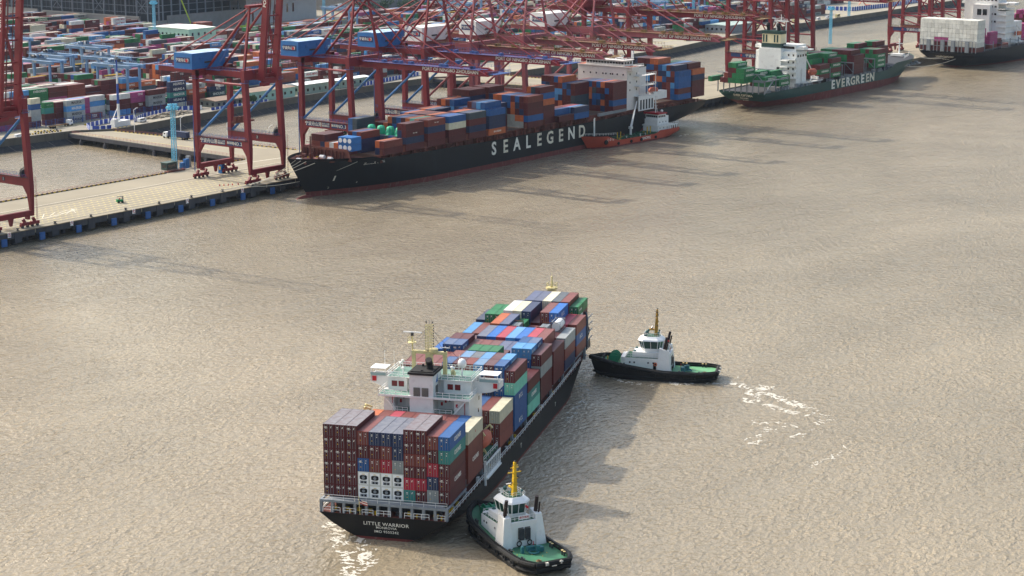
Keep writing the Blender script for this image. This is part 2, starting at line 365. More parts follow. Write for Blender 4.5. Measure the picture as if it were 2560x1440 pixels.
for x in (12.9,26.8,39.5,53.9,67.2,80.6,94.1,107.6,121.1,134.6):
    for s in (-1,1):
        b.box(x-.2,x+.5,s*13.1-.3,s*13.1+.3,5.3,9.4); b.box(x-.1,x+.3,s*12.2-.2,s*12.2+.2,5.3,8.5)
        b.box(x-.5,x+.8,s*13.5-.15,s*13.5+.1,6.4,6.6)
link('lashing_post',b,[STEEL],lw)
b=MB(); rr=random.Random(3)
for i in range(60):
    x=rr.uniform(2,130); s=-1 
    k=rr.random(); h=rr.uniform(.4,1.1); b.box(x,x+rr.uniform(.3,1.4),-13.2,-12.7,5.35,5.35+h,0 if k<.5 else (1 if k<.8 else 2))
link('deck_fittings',b,[DKSTEEL,WHITE,YEL],lw)
b=MB(); rr=random.Random(5)
for y in (-11,-8.2,-5.4,-3,3.4,5.8,8.3,11):
    b.tube((-1.2,y-.5,5.9),(-1.2,y+.5,5.9),.45,10,rr.choice((0,0,1))); b.box(-1.6,-.8,y-.7,y+.7,5.3,5.6,0)
for y in (-12.4,-7.1,1.9,7.3): b.tube((-2.0,y,5.3),(-2.0,y,6.1),.18,8,1)
link('mooring_winch',b,[DKSTEEL,YEL],lw)
b=MB(); b.rail([(-1.9,-8.35,5.3),(-1.9,-8.75,5.3)],2.2,.07,rows=6); b.rail([(-1.5,-13.3,5.4),(-.2,-13.5,5.4)],2.0,.09,rows=3); link('yellow_ladder',b,[YEL],lw)
# ensign
b=MB(); b.tube((-2.7,5.0,5.2),(-3.4,5.0,9.6),.07,6,0); 
vs=[]; 
for i in range(7):
    for j in range(5): vs.append((-3.1+.08*math.sin(i*1.3+j*.5)-j*.06,5.0-i*.3,7.9+j*.25-.09*i))
fs=[];ms=[]
for i in range(6):
    for j in range(4): fs.append((i*5+j,(i+1)*5+j,(i+1)*5+j+1,i*5+j+1))
flag=MB(); flag.add(vs,fs); flag.m=[(2 if (i<2 and j>1) else (0 if j%2 else 1)) for i in range(6) for j in range(4)]; flag.mx=2
sf=link('flagstaff',b,[CREAM],lw); link('flag',flag,[LETW,paint('flag_red','#b0202c',.7),paint('flag_blue','#1c2c66',.7)],sf)
# accommodation block: casing and balconies aft, bridge deck further forward
a=MB()
Y=lambda v:13.8-v
a.box(32,40,Y(23.6),Y(4.0),5.3,22.5); a.box(29.2,32,Y(23.6),Y(20.2),5.3,22.5); a.box(29.2,32,Y(6.3),Y(4.0),5.3,22.5); a.box(28.6,32,Y(20.2),Y(6.3),5.3,18.6)
a.box(27.8,40.2,Y(24.1),Y(3.1),22.3,22.75); a.box(27.4,32,Y(20.2),Y(6.3),18.6,19.05)
a.box(32,40.5,Y(23.2),Y(17.0),22.75,25.7); a.box(32,40.5,Y(8.5),Y(4.2),22.75,25.7); a.box(33.2,40.5,Y(17),Y(8.5),22.75,25.7); a.box(31.7,40.9,Y(23.5),Y(3.9),25.7,25.82)
acc=link('accommodation_block',a,[WHITE],lw)
GD=paint('pale_green_deck','#6a8a80',.7,.22,.4,rust=.2)
for (x0,x1,v0,v1,z) in ((27.6,31.95,15.9,20.1,19.07),(27.6,31.95,6.4,10.0,19.07),(28,31.95,15.9,24.0,22.77),(28,31.95,3.2,10,22.77),(31.9,40.7,4.1,23.3,25.84)):
    d=MB(); d.box(x0,x1,Y(v1),Y(v0),z-.02,z+.02); link('deck_surface',d,[GD],acc)
for v in (17.9,19.6,5.0,6.6): wn=MB(); wn.box(31.9,31.98,Y(v+1.25),Y(v),23.6,24.85); link('red_tinted_window',wn,[REDP],acc)
for x,z in ((33,15.5),(36.5,17.5),(34,12.5),(37,20.2)): wn=MB(); wn.box(x,x+.7,Y(23.66),Y(23.6),z,z+.9); link('window',wn,[GLASS],acc)
for v in (7.6,18.2): wn=MB(); wn.box(31.92,31.98,Y(v+.35),Y(v),20.9,21.3); link('window',wn,[GLASS],acc)
for v in (8.2,18.9): dr=MB(); dr.box(31.9,31.98,Y(v+.8),Y(v),19.1,21.0); link('door',dr,[WHITEC],acc)
for v,x,z in ((16.4,31.7,19.9),(20.6,29.0,20.4),(6.9,31.7,20.0),(21.3,28.9,16.8),(17.3,31.7,20.6)):
    e=MB(); e.box(x,x+.3,Y(v+.4),Y(v),z,z+.75); link('fire_locker',e,[paint('signal_red','#b3202a',.5,.1)],acc)
for P in ([(27.5,Y(20.1),19.05),(27.5,Y(16.0),19.05)],[(27.5,Y(10),19.05),(27.5,Y(6.4),19.05)],[(27.9,Y(24),22.75),(39.9,Y(24),22.75)],[(27.9,Y(24),22.75),(27.9,Y(16.4),22.75)],[(27.9,Y(9.8),22.75),(27.9,Y(3.2),22.75),(39.5,Y(3.2),22.75)],
          [(31.8,Y(16.6),25.84),(31.8,Y(23.4),25.84),(40.8,Y(23.4),25.84),(40.8,Y(4),25.84),(31.8,Y(4),25.84),(31.8,Y(9.2),25.84)]):
    r_=MB(); r_.rail(P,1.1,.08,step=1.4); link('railing',r_,[WHITEC],acc)
def stair(bm,p,q,w=.8,m=0):
    p=Vector(p);q=Vector(q); 
    for s in (-1,1):
        o=Vector((s*w/2,0,0)); bm.beam(p+o,q+o,.08,.25,m); bm.beam(p+o+Vector((0,0,.9)),q+o+Vector((0,0,.9)),.06,.06,m)
    for i in range(9):
        c=p.lerp(q,(i+.5)/9); bm.box(c.x-w/2,c.x+w/2,c.y-.14,c.y+.14,c.z-.03,c.z+.03,m)
for P,Q in (((28.6,Y(20.3),19.0),(28.6,Y(23.2),22.4)),((28.6,Y(20.6),18.8),(28.6,Y(23.0),15.6)),((28.6,Y(6.9),19.0),(28.6,Y(4.2),22.5))): st=MB(); stair(st,P,Q); link('stairs',st,[WHITEC],acc)
for P,Q in (((29.1,Y(22.6),9),(29.1,Y(22.6),22.3)),((29.1,Y(6.0),19),(29.1,Y(6.0),22.3))): pp=MB(); pp.tube(P,Q,.08,6); link('fire_main_pipe',pp,[paint('signal_red','#b3202a',.5,.1)],acc)
# funnel
f=MB(); f.box(28,34.5,Y(15.7),Y(10.3),18.2,27.6); f.box(27.6,34.9,Y(16.0),Y(10.0),27.6,28.1,1); f.box(28.3,34.2,Y(15.5),Y(10.5),28.05,28.3,1)
fu=link('funnel',f,[WHITE,BLK],lw)
g=MB()
for v0 in (11.25,13.15):
    g.box(27.92,28.0,Y(v0+1.5),Y(v0),22.6,24.7,1)
    for i in range(9): g.box(27.84,27.93,Y(v0+1.5),Y(v0),22.66+i*.235,22.76+i*.235,0)
g.box(30,31.5,Y(15.74),Y(15.8),22.6,24.8,1); 
for i in range(9): g.box(30,31.5,Y(15.8),Y(15.88),22.66+i*.235,22.76+i*.235,0)
link('ventilation_louvre',g,[paint('louvre','#8f8a80',.5),DKSTEEL],fu)
g=MB(); g.slab([(30.2,Y(15.72),25.5),(31.6,Y(15.72),25.5),(31.4,Y(15.72),27.2)],(0,-.06,0)); link('funnel_emblem',g,[paint('emblem_blue','#3a6aa8',.5)],fu)
g=MB(); g.tube((31.2,Y(14.1),28),(31.0,Y(14.1),29.6),.75,12); g.tube((31.0,Y(14.1),29.5),(30.2,Y(14.1),30.6),.75,12); g.tube((33,Y(12),28),(33,Y(12),28.8),.25,8); g.tube((29,Y(12.9),28),(29,Y(12.9),28.5),.3,8); link('exhaust_pipe',g,[BLK],fu)
# bridge wings
for v0,v1,cp in ((23.2,29.0,(34.3,37.3,24.6,28.8)),(4.2,-.6,(34.3,37.3,-.7,2.9))):
    g=MB(); s=1 if v1>v0 else -1
    pts=[(v0,22.3),(v1-s*1.9,22.9),(v1,23.7),(v1,25.2),(v0,25.2)]
    g.slab([(34.3,Y(a_),z) for a_,z in pts],(.25,0,0)); g.slab([(37.6,Y(a_),z) for a_,z in pts],(.25,0,0)); g.box(34.3,37.85,Y(v1)-.12,Y(v1)+.12,23.7,25.2)
    g.slab([(34.4,Y(v1-s*.1),23.7),(34.4,Y(v1-s*1.9),22.9),(34.4,Y(v0),22.3),(34.4,Y(v0),22.5),(34.4,Y(v1-s*1.9),23.1),(34.4,Y(v1-s*.1),23.9)],(3.3,0,0))
    wg=link('bridge_wing',g,[WHITE],lw)
    c=MB(); x0,x1,va,vb=cp; c.box(x0-.2,x1+.5,Y(va),Y(vb),26.75,26.9)
    for xx in (x0,x1+.3):
        for vv in (va+.15,vb-.15): c.beam((xx,Y(vv),25.1),(xx,Y(vv),26.8),.12)
    c.rail([(x0-.1,Y(va),25.1),(x0-.1,Y(vb),25.1)],.9,.06,step=1.0); link('canopy',c,[WHITEC],wg)
    c=MB(); c.box(x0-.16,x0-.13,Y(va),Y(vb),25.2,25.85); link('windscreen',c,[paint('pale_glass','#8fa6a6',.15,.05)],wg)
    c=MB(); vv=v1-s*.8; c.box(34.1,34.3,Y(vv)-.45,Y(vv)+.45,23.9,25.0); link('lifebuoy_board',c,[paint('signal_red','#b3202a',.5,.1)],wg)
MV0=set(o.name for o in bpy.data.objects)
# masts and aerials on the monkey island
g=MB()
g.box(31.2,32,Y(11.6),Y(10.9),26.7,31.9); g.box(31.2,32,Y(18.9),Y(18.1),26.7,31.9); g.box(31.1,32.1,Y(18.9),Y(10.9),31.7,32.3); g.box(31,32.2,Y(15.6),Y(14.1),29,32.3)
g.tube((31.6,Y(15.9),32.2),(31.6,Y(15.9),32.9),1.0,12)
for dx in (-.7,.7):
    for dy in (-.75,0,.75): g.beam((31.6+dx,Y(14.9)+dy,32.2),(31.6+dx*.9,Y(14.9)+dy*.9,38.4),.1)
for i in range(9):
    z=32.8+i*.68
    for dx in (-.68,.68): g.beam((31.6+dx,Y(14.9)-.75,z),(31.6+dx,Y(14.9)+.75,z),.08)
    for dy in (-.75,.75): g.beam((31.6-.68,Y(14.9)+dy,z),(31.6+.68,Y(14.9)+dy,z),.08)
mst=link('signal_mast',g,[CREAM],lw)
g=MB()
for i in range(9):
    for s in (-1,1): g.ball((31.6,Y(14.9)+s*.95,33.4+i*.6),.16,6,4)
for s in (-1,0,1): g.tube((31.6,Y(14.9)+s*.6,38.4),(31.6,Y(14.9)+s*.6,39.4),.04,5); 
for s in (-1,1): g.ball((31.6,Y(14.9)+s*.75,38.9),.2,6,4)
link('navigation_light',g,[DKSTEEL],mst)
g=MB(); g.beam((31.6,Y(11.0),31.8),(31.6,Y(10.9),35.6),.28); g.tube((31.6,Y(10.9),34.0),(31.6,Y(10.9),34.15),1.0,12); g.rail([(30.8,Y(11.7),34.1),(30.8,Y(10.1),34.1),(32.4,Y(10.1),34.1)],1.2,.06); link('radar_mast',g,[CREAM],lw)
g=MB(); g.box(31.5,31.75,Y(13.2),Y(8.9),36.3,36.5); g.box(31.3,31.9,Y(11.2),Y(10.7),35.6,36.3,1); link('radar_scanner',g,[WHITEC,DKSTEEL],lw)
g=MB(); g.box(31.5,31.65,Y(19.6),Y(17.4),33.2,33.35); g.box(31.4,31.8,Y(18.7),Y(18.3),32.3,33.2,1); link('radar_scanner',g,[WHITEC,DKSTEEL],lw)
g=MB(); g.tube((31,Y(22.6),26.7),(31,Y(22.6),29.2),.2,8); g.ball((31,Y(22.6),30.1),1.0,14,9,sq=1.1); link('satellite_dome',g,[WHITEC],lw,smooth=True)
g=MB(); 
for v,x,h in ((20.6,31,2.0),(8.2,33,2.4),(7.4,34,1.6),(9.2,30,1.5),(19.4,34,1.3)): g.tube((x,Y(v),26.7),(x,Y(v),26.7+h),.12,6); g.ball((x,Y(v),26.9+h),.38,8,5)
for v in (6.2,4,21.4): g.tube((33,Y(v),26.7),(33,Y(v),31.5),.04,5)
link('aerials',g,[WHITEC],lw)
g=MB(); g.box(30.4,31.5,Y(21.0),Y(20.2),26.75,27.9); g.ball((30.6,Y(20.6),28.2),.5,8,5); link('magnetic_compass',g,[CREAM],lw)
# wires
g=MB()
for a_,b_ in (((31.6,Y(14.9),38),(38,Y(7),26.9)),((31.6,Y(14.9),38),(38,Y(22),26.9)),((31.6,Y(18.6),32),(29,Y(21),26.9)),((31.6,Y(14.9),38),(31.6,Y(11),34)),((31.6,Y(14.9),37),(31.6,Y(18.5),32.3))): g.tube(a_,b_,.035,4,cap=False)
link('stay_wire',g,[DKSTEEL],lw)
for o in [o for o in bpy.data.objects if o.name not in MV0]: o.data.transform(Matrix.Translation((4.4,2.3,-1.25)))
# rescue boat, davits and accommodation-ladder frame, starboard side
g=MB(); n=10; vs=[];fs=[]
for i in range(n+1):
    t=i/n; r_b=1.55*math.sqrt(max(0,1-(2*t-1)**4))+.02; x=28.6+t*6.6
    for j in range(10):
        an=2*math.pi*j/10; vs.append((x,Y(26.3)+r_b*.85*math.cos(an),12.6+r_b*1.0*math.sin(an)+(.35*r_b if math.sin(an)>.5 else 0)))
for i in range(n):
    for j in range(10): fs.append((i*10+j,i*10+(j+1)%10,(i+1)*10+(j+1)%10,(i+1)*10+j))
g.add(vs,fs); link('lifeboat',g,[paint('faded_orange','#b8604a',.6,.18,.8,rust=.2)],lw,smooth=True)
g=MB()
for x in (28.4,34.8):
    g.beam((x,Y(25.3),9),(x,Y(25.5),14),.45,.5); g.beam((x,Y(25.5),14),(x,Y(26.8),15.4),.4,.4); g.beam((x,Y(26.8),15.4),(x,Y(27.4),14.6),.3,.3); g.tube((x,Y(27),13.8),(x,Y(27),15.2),.05,5)
g.box(29,30,Y(25.6),Y(24.8),9,11.5); g.beam((27,Y(26.5),8.2),(27.5,Y(26.5),12.5),.5,.5); g.beam((33,Y(27),8.2),(33,Y(26),10),.35,.35); link('boat_davit',g,[CREAM],lw)
g=MB(); g.box(27.4,40,Y(27.4),Y(24),8.8,8.95); g.rail([(27.6,Y(27.3),8.95),(39.5,Y(27.3),8.95)],1.1,.08,m=1); g.rail([(27.6,Y(25.6),10.8),(34,Y(25.6),10.8)],1.0,.07,m=1); link('boat_deck',g,[DGREEN,WHITE],lw)
g=MB()
for x0,x1,z0,z1 in ((27.2,40,8.2,8.6),(27.2,40,5.3,5.7)): g.box(x0,x1,Y(27.95),Y(27.7),z0,z1)
for i in range(9): g.box(27.2+i*1.55,27.5+i*1.55,Y(27.93),Y(27.72),5.5,8.4)
g.beam((26.8,Y(27.85),3.8),(26.8,Y(27.85),9.4),.5,.35); g.box(27.5,39.5,Y(28.3),Y(27.95),5.0,5.3); link('gangway_frame',g,[WHITE],lw)
g=MB()
for y,x in ((13.0,24.5),(13.4,26.5)): g.beam((x,y,8),(x+.6,y,20.3),.35,.35); g.beam((x+.6,y,20.3),(x+1.6,y-1.2,19.6),.5,.4)
link('boat_davit',g,[CREAM],lw)
# breakwater / bow bulwark, foremast
g=MB()
g.slab([(140.5,-12.2,6.4),(140.5,-12.2,15.2),(141.5,-12.0,16.4),(147,-10.4,16.0),(149,-9.8,13.5),(147,-10.6,8)],(0,-.35,0),0)
g.slab([(140.5,12.2,6.4),(140.5,12.2,15.2),(141.5,12.0,16.4),(147,10.4,16.0),(149,9.8,13.5),(147,10.6,8)],(0,.35,0),0)
for i in range(6): g.box(141+i*1.1,141.15+i*1.1,-12.75+.3*i,-12.3+.3*i,7,15.3,1)
for z in (9,11,13,15): g.box(140.6,147.5,-12.7,-12.45,z,z+.15,1)
g.box(150,150.4,-9.5,9.5,9,14)
link('breakwater',g,[paint('slate_bulwark','#3c4654',.6,.15,.4,rust=.15),STEEL],lw)
g=MB(); g.box(155.2,157.2,-.1+.0,2.1,9,19.6); g.tube((156.2,1,19.6),(156.2,1,20),1.7,12); g.tube((156.2,1,20),(156.2,1,22.4),.4,8,r2=.2); g.ball((156.2,1,22.8),.35,8,5); g.tube((156.2,1,22.8),(156.2,1,24.2),.05,5); g.rail([(155,-.3,20),(155,2.3,20),(157.4,2.3,20),(157.4,-.3,20),(155,-.3,20)],1.2,.09,step=1.2)
link('foremast',g,[CREAM],lw)
g=MB()
for x,y in ((152,5),(152,-5),(158,3),(158,-3)): g.tube((x,y-1,10.8),(x,y+1,10.8),.7,10); g.box(x-1,x+1,y-1.4,y+1.4,9.7,10.2)
link('anchor_windlass',g,[DRED],lw)
for x,z in ((60,3.1),(96,3.3),(130,3.4)): text('T',1.1,(x,-13.93,z),(1,0,0),(0,0,1),LETW,lw,name='tug_mark')
# bays
S_=lambda k,c,d=None,h=None:(k,c,d,h)
B0={0:S_('s','mmmmmm',.95),1:S_('s','mmmmmm',.95),2:S_('s','mmmmmm',.95),3:S_('h','rmbWW',.15),4:S_('h','nmrWW',.8),5:S_('h','nrxWW',.8),6:S_('h','nnGWW',.8),7:S_('s','mmrmxt',.9),8:S_('s','mmrmxm',.95),9:S_('h','rmxnG',.1),10:S_('h','btmmm',.1)}
B1={1:S_('h','orrr',.1),2:S_('h','rmmm',.15),3:S_('h','pmmm',.15),4:S_('h','rmmm',.15),5:S_('h','rmmm',.2),6:S_('h','rmmm',.2),7:S_('h','rmmm',.2),8:S_('h','rmmm',.15),9:S_('h','bmmm',.1),10:S_('h','crrr',.1)}
B2={5:S_('h','rm'),6:S_('h','mm'),7:S_('h','rr'),8:S_('h','bmm',.2),9:S_('h','rmm',.15),10:S_('h','crr',.1)}
B3={0:S_('h','rrmmm',.15),1:S_('h','rmmmm',.15),2:S_('h','rmmmm',.2),3:S_('h','rmmmm',.15)}
def two(c,k,a,b_,da=.2,db=.2): return {(c,0):S_(k,a,da,0),(c,1):S_(k,b_,db,1)}
B3b=[(4,'bmmmmm','rmmmmm',.3,.2),(5,'mmmmmm','smmmmm',.2,.6),(6,'rmmmmm','kmmmmm',.1,.7),(7,'snmmmm','smmmmm',.6,.3),(8,'mmnmmm','mmmmmm',.3,.3),(9,'bbbbmm','sbmmmm',.2,.2)]
B3[10]=S_('h','mTbbb',.1)
B4={0:S_('h','rrmm',.15),1:S_('h','rrmm',.15),2:S_('h','rmmm',.2),3:S_('h','rmmm',.15),4:S_('h','rmmm',.2),8:S_('h','rmm'),9:S_('h','rmm',.15),10:S_('h','mtT',.1)}
B4b=[(5,'gmmmmm','mmmmm',.1,.2),(6,'gmmmmm','mmmmm',.1,.2),(7,'gmmmmm','mmmmm',.1,.2)]
B5={0:S_('h','Bbmm',.1),3:S_('h','rmmm',.25),4:S_('h','rmmm',.2),5:S_('h','rmmm',.3),6:S_('h','lnmm',.4),7:S_('h','lnmm',.3),10:S_('h','mGmm',.2)}
B5b=[(1,'bbmmm','mmmmm',.55,.15),(2,'bbmmm','mmmmm',.4,.15),(8,'sbnmm','bbmmm',.15,.1),(9,'sbbmm','bbmmm',.1,.6)]
B6={0:S_('h','mm'),1:S_('h','mmm'),2:S_('h','mmm'),3:S_('h','lnmm',.6),4:S_('h','Bbmm',.05),5:S_('h','pmmm',.1),6:S_('h','smmm',.3),7:S_('h','Bbmm',.1),8:S_('h','pmmm',.1),9:S_('h','rmmm',.2),10:S_('h','mmm',.15)}
B7={0:S_('h','smm',.1),1:S_('h','rmm',.15),2:S_('h','mmm'),3:S_('h','ormm',.05),4:S_('h','lnmm',.3),6:S_('h','rmm',.2),7:S_('h','mmm',.2),8:S_('h','mmm',.2),9:S_('h','rmm',.15),10:S_('h','Grn',.35)}
B7b=[(5,'mmm','gmmm',.2,.05)]
B8={0:S_('h','nmm',.3),3:S_('h','wGmm',.0),4:S_('h','cGmm',.1),5:S_('h','nnmm',.2),6:S_('h','mmm'),7:S_('h','rmmm',.2),8:S_('h','Bbmm',.05),9:S_('h','pmm',.15),10:S_('h','rbr',.15)}
B8b=[(1,'gEmm','Emmm',.05,.05),(2,'gEmm','gmmm',.05,.05)]
B9={2:S_('h','lmm',.4),3:S_('h','rmm',.2),4:S_('h','lnmm',.3),5:S_('h','lnmm',.4),6:S_('h','cmmm',.1),7:S_('h','kmmm',.4),8:S_('h','rmmm',.15)}
B9b=[(9,'gwmm','gmmm',.02,.02)]
def cells(d,extra=()):
    out=dict(d); 
    for c,a_,b_,da,db in extra: out[(c,0)]=S_('s',a_,da,0); out[(c,1)]=S_('s',b_,db,1)
    return out
BAYS=[(0,8.0,cells(B0)),(14.2,8.0,cells(B1)),(41,8.0,cells(B2)),(54.8,8.0,cells(B3,B3b)),(68,7.9,cells(B4,B4b)),(81.2,8.2,cells(B5,B5b)),(94.9,8.6,cells(B6)),(108.2,8.8,cells(B7,B7b)),(121.8,9.2,cells(B8,B8b)),(135.2,9.2,cells(B9,B9b))]
def run_ship(BAYS,place,group,shiplbl,word,detail,texts,step,rn,endfn):
    tp={}
    for bi,(u,base,cols) in enumerate(BAYS):
        for key,(k,cs,d,h) in cols.items():
            c=key[0] if isinstance(key,tuple) else key; H=2.9 if k=='h' else 2.59
            tp.setdefault((bi,c),{})[h]=base+H*len(cs)
    def top(bi,c,half='far'):
        e=tp.get((bi,c)); 
        if not e: return 0
        if None in e: return e[None]
        return e.get(1 if half=='far' else 0,0)
    for bi,(u,base,cols) in enumerate(BAYS):
        for key,(k,cs,d,h) in cols.items():
            c=key[0] if isinstance(key,tuple) else key; H=2.9 if k=='h' else 2.59; n=len(cs); L=12.19 if h is None else 6.06; uu=u+(6.13 if h==1 else 0)
            for i in range(n):
                z=base+i*H; kk=cs[n-1-i]; tt=(i==n-1)
                if h==1: nb=tp.get((bi,c),{}).get(0,0)
                else: nb=endfn(bi,c,top)
                ev=z+H>nb+.7; sv=z+H>max(top(bi,c+step,'far'),top(bi,c+step,'near') if h==0 else 0)+.7
                loc,rz=place(uu,c,z)
                if not ((tt or ev or sv) if detail else (sv and c<9)): mass(loc,rz,L,H,ccol(kk)); continue
                tier='top' if tt else ['bottom','second','third','fourth','fifth','sixth'][i]
                hh='' if h is None else (' (aft)' if h==0 else ' (forward)')
                lab=f"{PAL[kk][1]} container{hh}, {tier} tier, {ORD[c]} row {rn}, {ORD[bi]} bay {word}"
                ent='RCL' if (detail and ev and kk in 'mb' and rnd.random()<.65) else None
                container(loc,rz,L,H,kk,(d if d is not None else .3) if tt else .2,lab,group,door=detail and ev,reefer=(kk=='W'),side=texts.get((bi,c,i,h)),end=ent)
def lwplace(u,c,z):
    p=LWO+LWF*u+LWS*(2.5*c+2.47); return (p.x,p.y,z),LWH
CU=('CULINES',LETW,1.05); RC=('R C L',LETW,1.15)
LWT={(0,10,4,None):CU,(0,10,3,None):CU,(0,10,1,None):CU,(1,10,1,None):CU,(3,10,2,None):RC,(3,10,0,None):RC,(4,10,1,None):CU,(8,10,1,None):RC,(8,8,3,None):RC,(3,9,5,0):RC,(3,9,5,1):RC,(5,9,4,0):RC,(5,9,4,1):RC,(5,2,4,0):RC,(9,9,3,0):('EVERGREEN',LETW,.5),(1,10,3,None):('K',paint('signal_red','#b3202a',.5,.1),.6)}
run_ship(BAYS,lwplace,'containers stacked on the tug-escorted ship','',"from tugged ship's stern",True,LWT,1,'from port',lambda bi,c,top: 0 if bi==0 else (top(bi-1,c) if bi!=2 else 0))
# open flat racks and a tank among the forward bays
def flatrack(u,c,z,lab):
    (x,y,zz),rz=lwplace(u,c,z); t=empty('flat_rack',(x,y,zz),rz,lab,'container','open racks and tank among the containers')
    g=MB(); g.box(0,6.06,0,CW,0,.35); 
    for xx in (0,5.86):
        g.box(xx,xx+.2,0,.2,0,2.59); g.box(xx,xx+.2,CW-.2,CW,0,2.59); g.box(xx,xx+.2,0,CW,2.4,2.59)
    link('frame',g,[paint('rusty_frame','#6a3a2c',.7,.2,1,rust=.4)],t)
    g=MB()
    for i in range(4):
        for j in range(2): g.box(.5+i*1.35,1.6+i*1.35,.15+j*1.12,1.15+j*1.12,.35,2.2)
    link('steel_crate',g,[STEEL],t)
flatrack(108.2,5,17.5,'open rack of grey steel crates beside a green container near the bow'); flatrack(108.2,8,17.5,'open rack of grey steel crates beside the white tank near the bow')
(x,y,z),rz=lwplace(114.5,8.9,17.5); t=empty('tank_container',(x,y,z),rz,'white tank container lying beside an open rack near the bow','container','open racks and tank among the containers')
g=MB(); g.tube((.3,1.22,1.3),(5.7,1.22,1.3),1.15,16); link('tank',g,[WHITEC],t,smooth=False)
g=MB()
for xx in (0,5.9):
    for yy in (0,CW-.12): g.box(xx,xx+.15,yy,yy+.12,0,2.59)
    g.box(xx,xx+.15,0,CW,2.45,2.59); g.box(xx,xx+.15,0,CW,0,.15)
for yy in (0,CW-.12): g.box(0,6,yy,yy+.12,0,.15); g.box(0,6,yy,yy+.12,2.45,2.59)
link('frame',g,[STEEL],t)
# ------------------------------------------------------------ long berthed ship (bow to the left), port side to the water
ib=empty('container_ship',(247.5,16.1,0),math.pi,'long black container ship with large pale letters, berthed under the red quay cranes','ship')
ib_top=lambda x: 12.5+lerp(0,1.4,(x-180)/80)+lerp(0,1.6,(x-264)/3)+lerp(0,1.8,(x-272)/32)
IBH=paint('blue_black_hull','#10141b',.5,.25,.06,streak=.25,grime='#262d36',spec=.25)
hull(ib,32.2,lambda z:lerp(14,0,z/11),lambda z:lerp(293,304.5,(z-1)/17)-lerp(0,3,-z/2),lambda z:15.8*min(1,max(.002,(z-1.5)/9.5))**.5,lambda z:lerp(70,16,z/12.5),lambda z:lerp(78,34,z/16),ib_top,2.2,[IBH,REDB],pb=2.1,deckdrop=.9,deckmat=DRED,n=60,frac=(.2,.45,.75,1.0))
g=MB(); n=10; vs=[];fs=[]
for i in range(n+1):
    t=i/n; rr_=1.9*math.sqrt(max(0,1-t**3)); x=291+t*9
    for j in range(10): an=2*math.pi*j/10; vs.append((x,rr_*math.cos(an),-.75+rr_*.9*math.sin(an)))
for i in range(n):
    for j in range(10): fs.append((i*10+j,i*10+(j+1)%10,(i+1)*10+(j+1)%10,(i+1)*10+j))
g.add(vs,fs); link('bulbous_bow',g,[REDB],ib,smooth=True)
for i,ch in enumerate('SEALEGEND'):
    X=61.8+i*8.73; text(ch,5.9,(247.5-X,16.16,8.6),(-1,0,0),(0,0,1),LETS if ch in 'EGD' else LETW,ib,bold=.035,sx=.95,ext=.03)
wrap_text('ISTANBUL  BRIDGE',1.0,(247.5+19.5,14,12.6),(-1,0,0),(0,0,1),LETW,ib,HB[ib.name],bold=.01,sx=1.05)
g=MB(); g.box(0,1,0,1,0,1)
for dx,dz in ((36,7.5),(37.2,3.2),(25,4.6)): wrap_text('▮' if dz>7 else ('⊐' if dz<4 else 'o'),1.6 if dz>7 else .9,(247.5+dx,8,dz),(-1,0,0),(0,0,1),LETS,ib,HB[ib.name],name='hull_mark',bold=0)
g=MB()      # breakwater on the forecastle
g.slab([(281.5,-13.6,14.6),(281.5,-11.8,18.9),(281.5,-10.8,19.5),(281.5,12.6,19.5),(281.5,13.4,18.9),(281.5,15.0,14.6)],(.35,0,0))
for i in range(12): g.box(281.85,282.6,-11+i*2,-10.85+i*2,14.6,18.6)
g.box(281.9,282,-11,12.6,17.2,17.4)
link('breakwater',g,[DRED],ib)
g=MB(); g.tube((290,0,14.5),(290,0,25),.45,8,r2=.3); g.box(289.6,290.4,-1.5,1.5,20.2,20.4); g.beam((290,-2.2,22.6),(290,2.2,22.6),.2); g.tube((289.2,0,14.5),(290,0,18),.8,8); g.tube((290,0,25),(290,0,27),.06,5); link('foremast',g,[DRED],ib)
g=MB()
for x,y,m in ((286,7,0),(286,-7,0),(292,5,0),(292,-5,0),(285,2,1),(288,9,1),(297,0,1)):
    g.tube((x,y-1.1,16),(x,y+1.1,16),.85,10,m); g.box(x-1.3,x+1.3,y-1.7,y+1.7,14.8,15.2,0)
rr=random.Random(4)
for i in range(26): x=rr.uniform(283,299); y=rr.uniform(-6,6); g.box(x,x+rr.uniform(.3,1),y,y+rr.uniform(.3,1),14.8,15.2+rr.uniform(.2,.8),rr.choice((0,0,2)))
link('anchor_windlass',g,[DRED,WHITE,YEL],ib)
g=MB()
for sx in (1,):
    for k in range(22):
        X=-16+k*14.66/2+ (0); 
        if X>236 or 172<X<215: continue
        x=247.5-X
        for y in (15.6,14.2): g.box(x-.4,x+.4,y-.3,y+.3,12.0,15.0)
        if k%2==0:
            g.box(x-.7,x+.7,15.2,15.9,12,15.2)
            for y in (15.7,): g.box(x-.6,x-.3,y-.3,y+.1,12,17.5); g.box(x+.3,x+.6,y-.3,y+.1,12,17.5)
    g.box(10,265,12.6,13.0,12,14.8)
rr=random.Random(6)
for i in range(150): x=rr.uniform(3,262); g.box(x,x+rr.uniform(.3,2),14.6,15.2,12,12.3+rr.uniform(.3,1.6))
link('lashing_structure',g,[DRED],ib)
g=MB(); g.box(12,262,-14,12.4,12.1,14.9); link('hatch_cover',g,[paint('hatch_brown','#57463d',.75,.2,.3,rust=.3)],ib)
g=MB(); g.beam((247.5-146,15.8,15.0),(247.5-170,15.8,15.2),1.0,1.3); link('accommodation_ladder',g,[STEEL],ib)
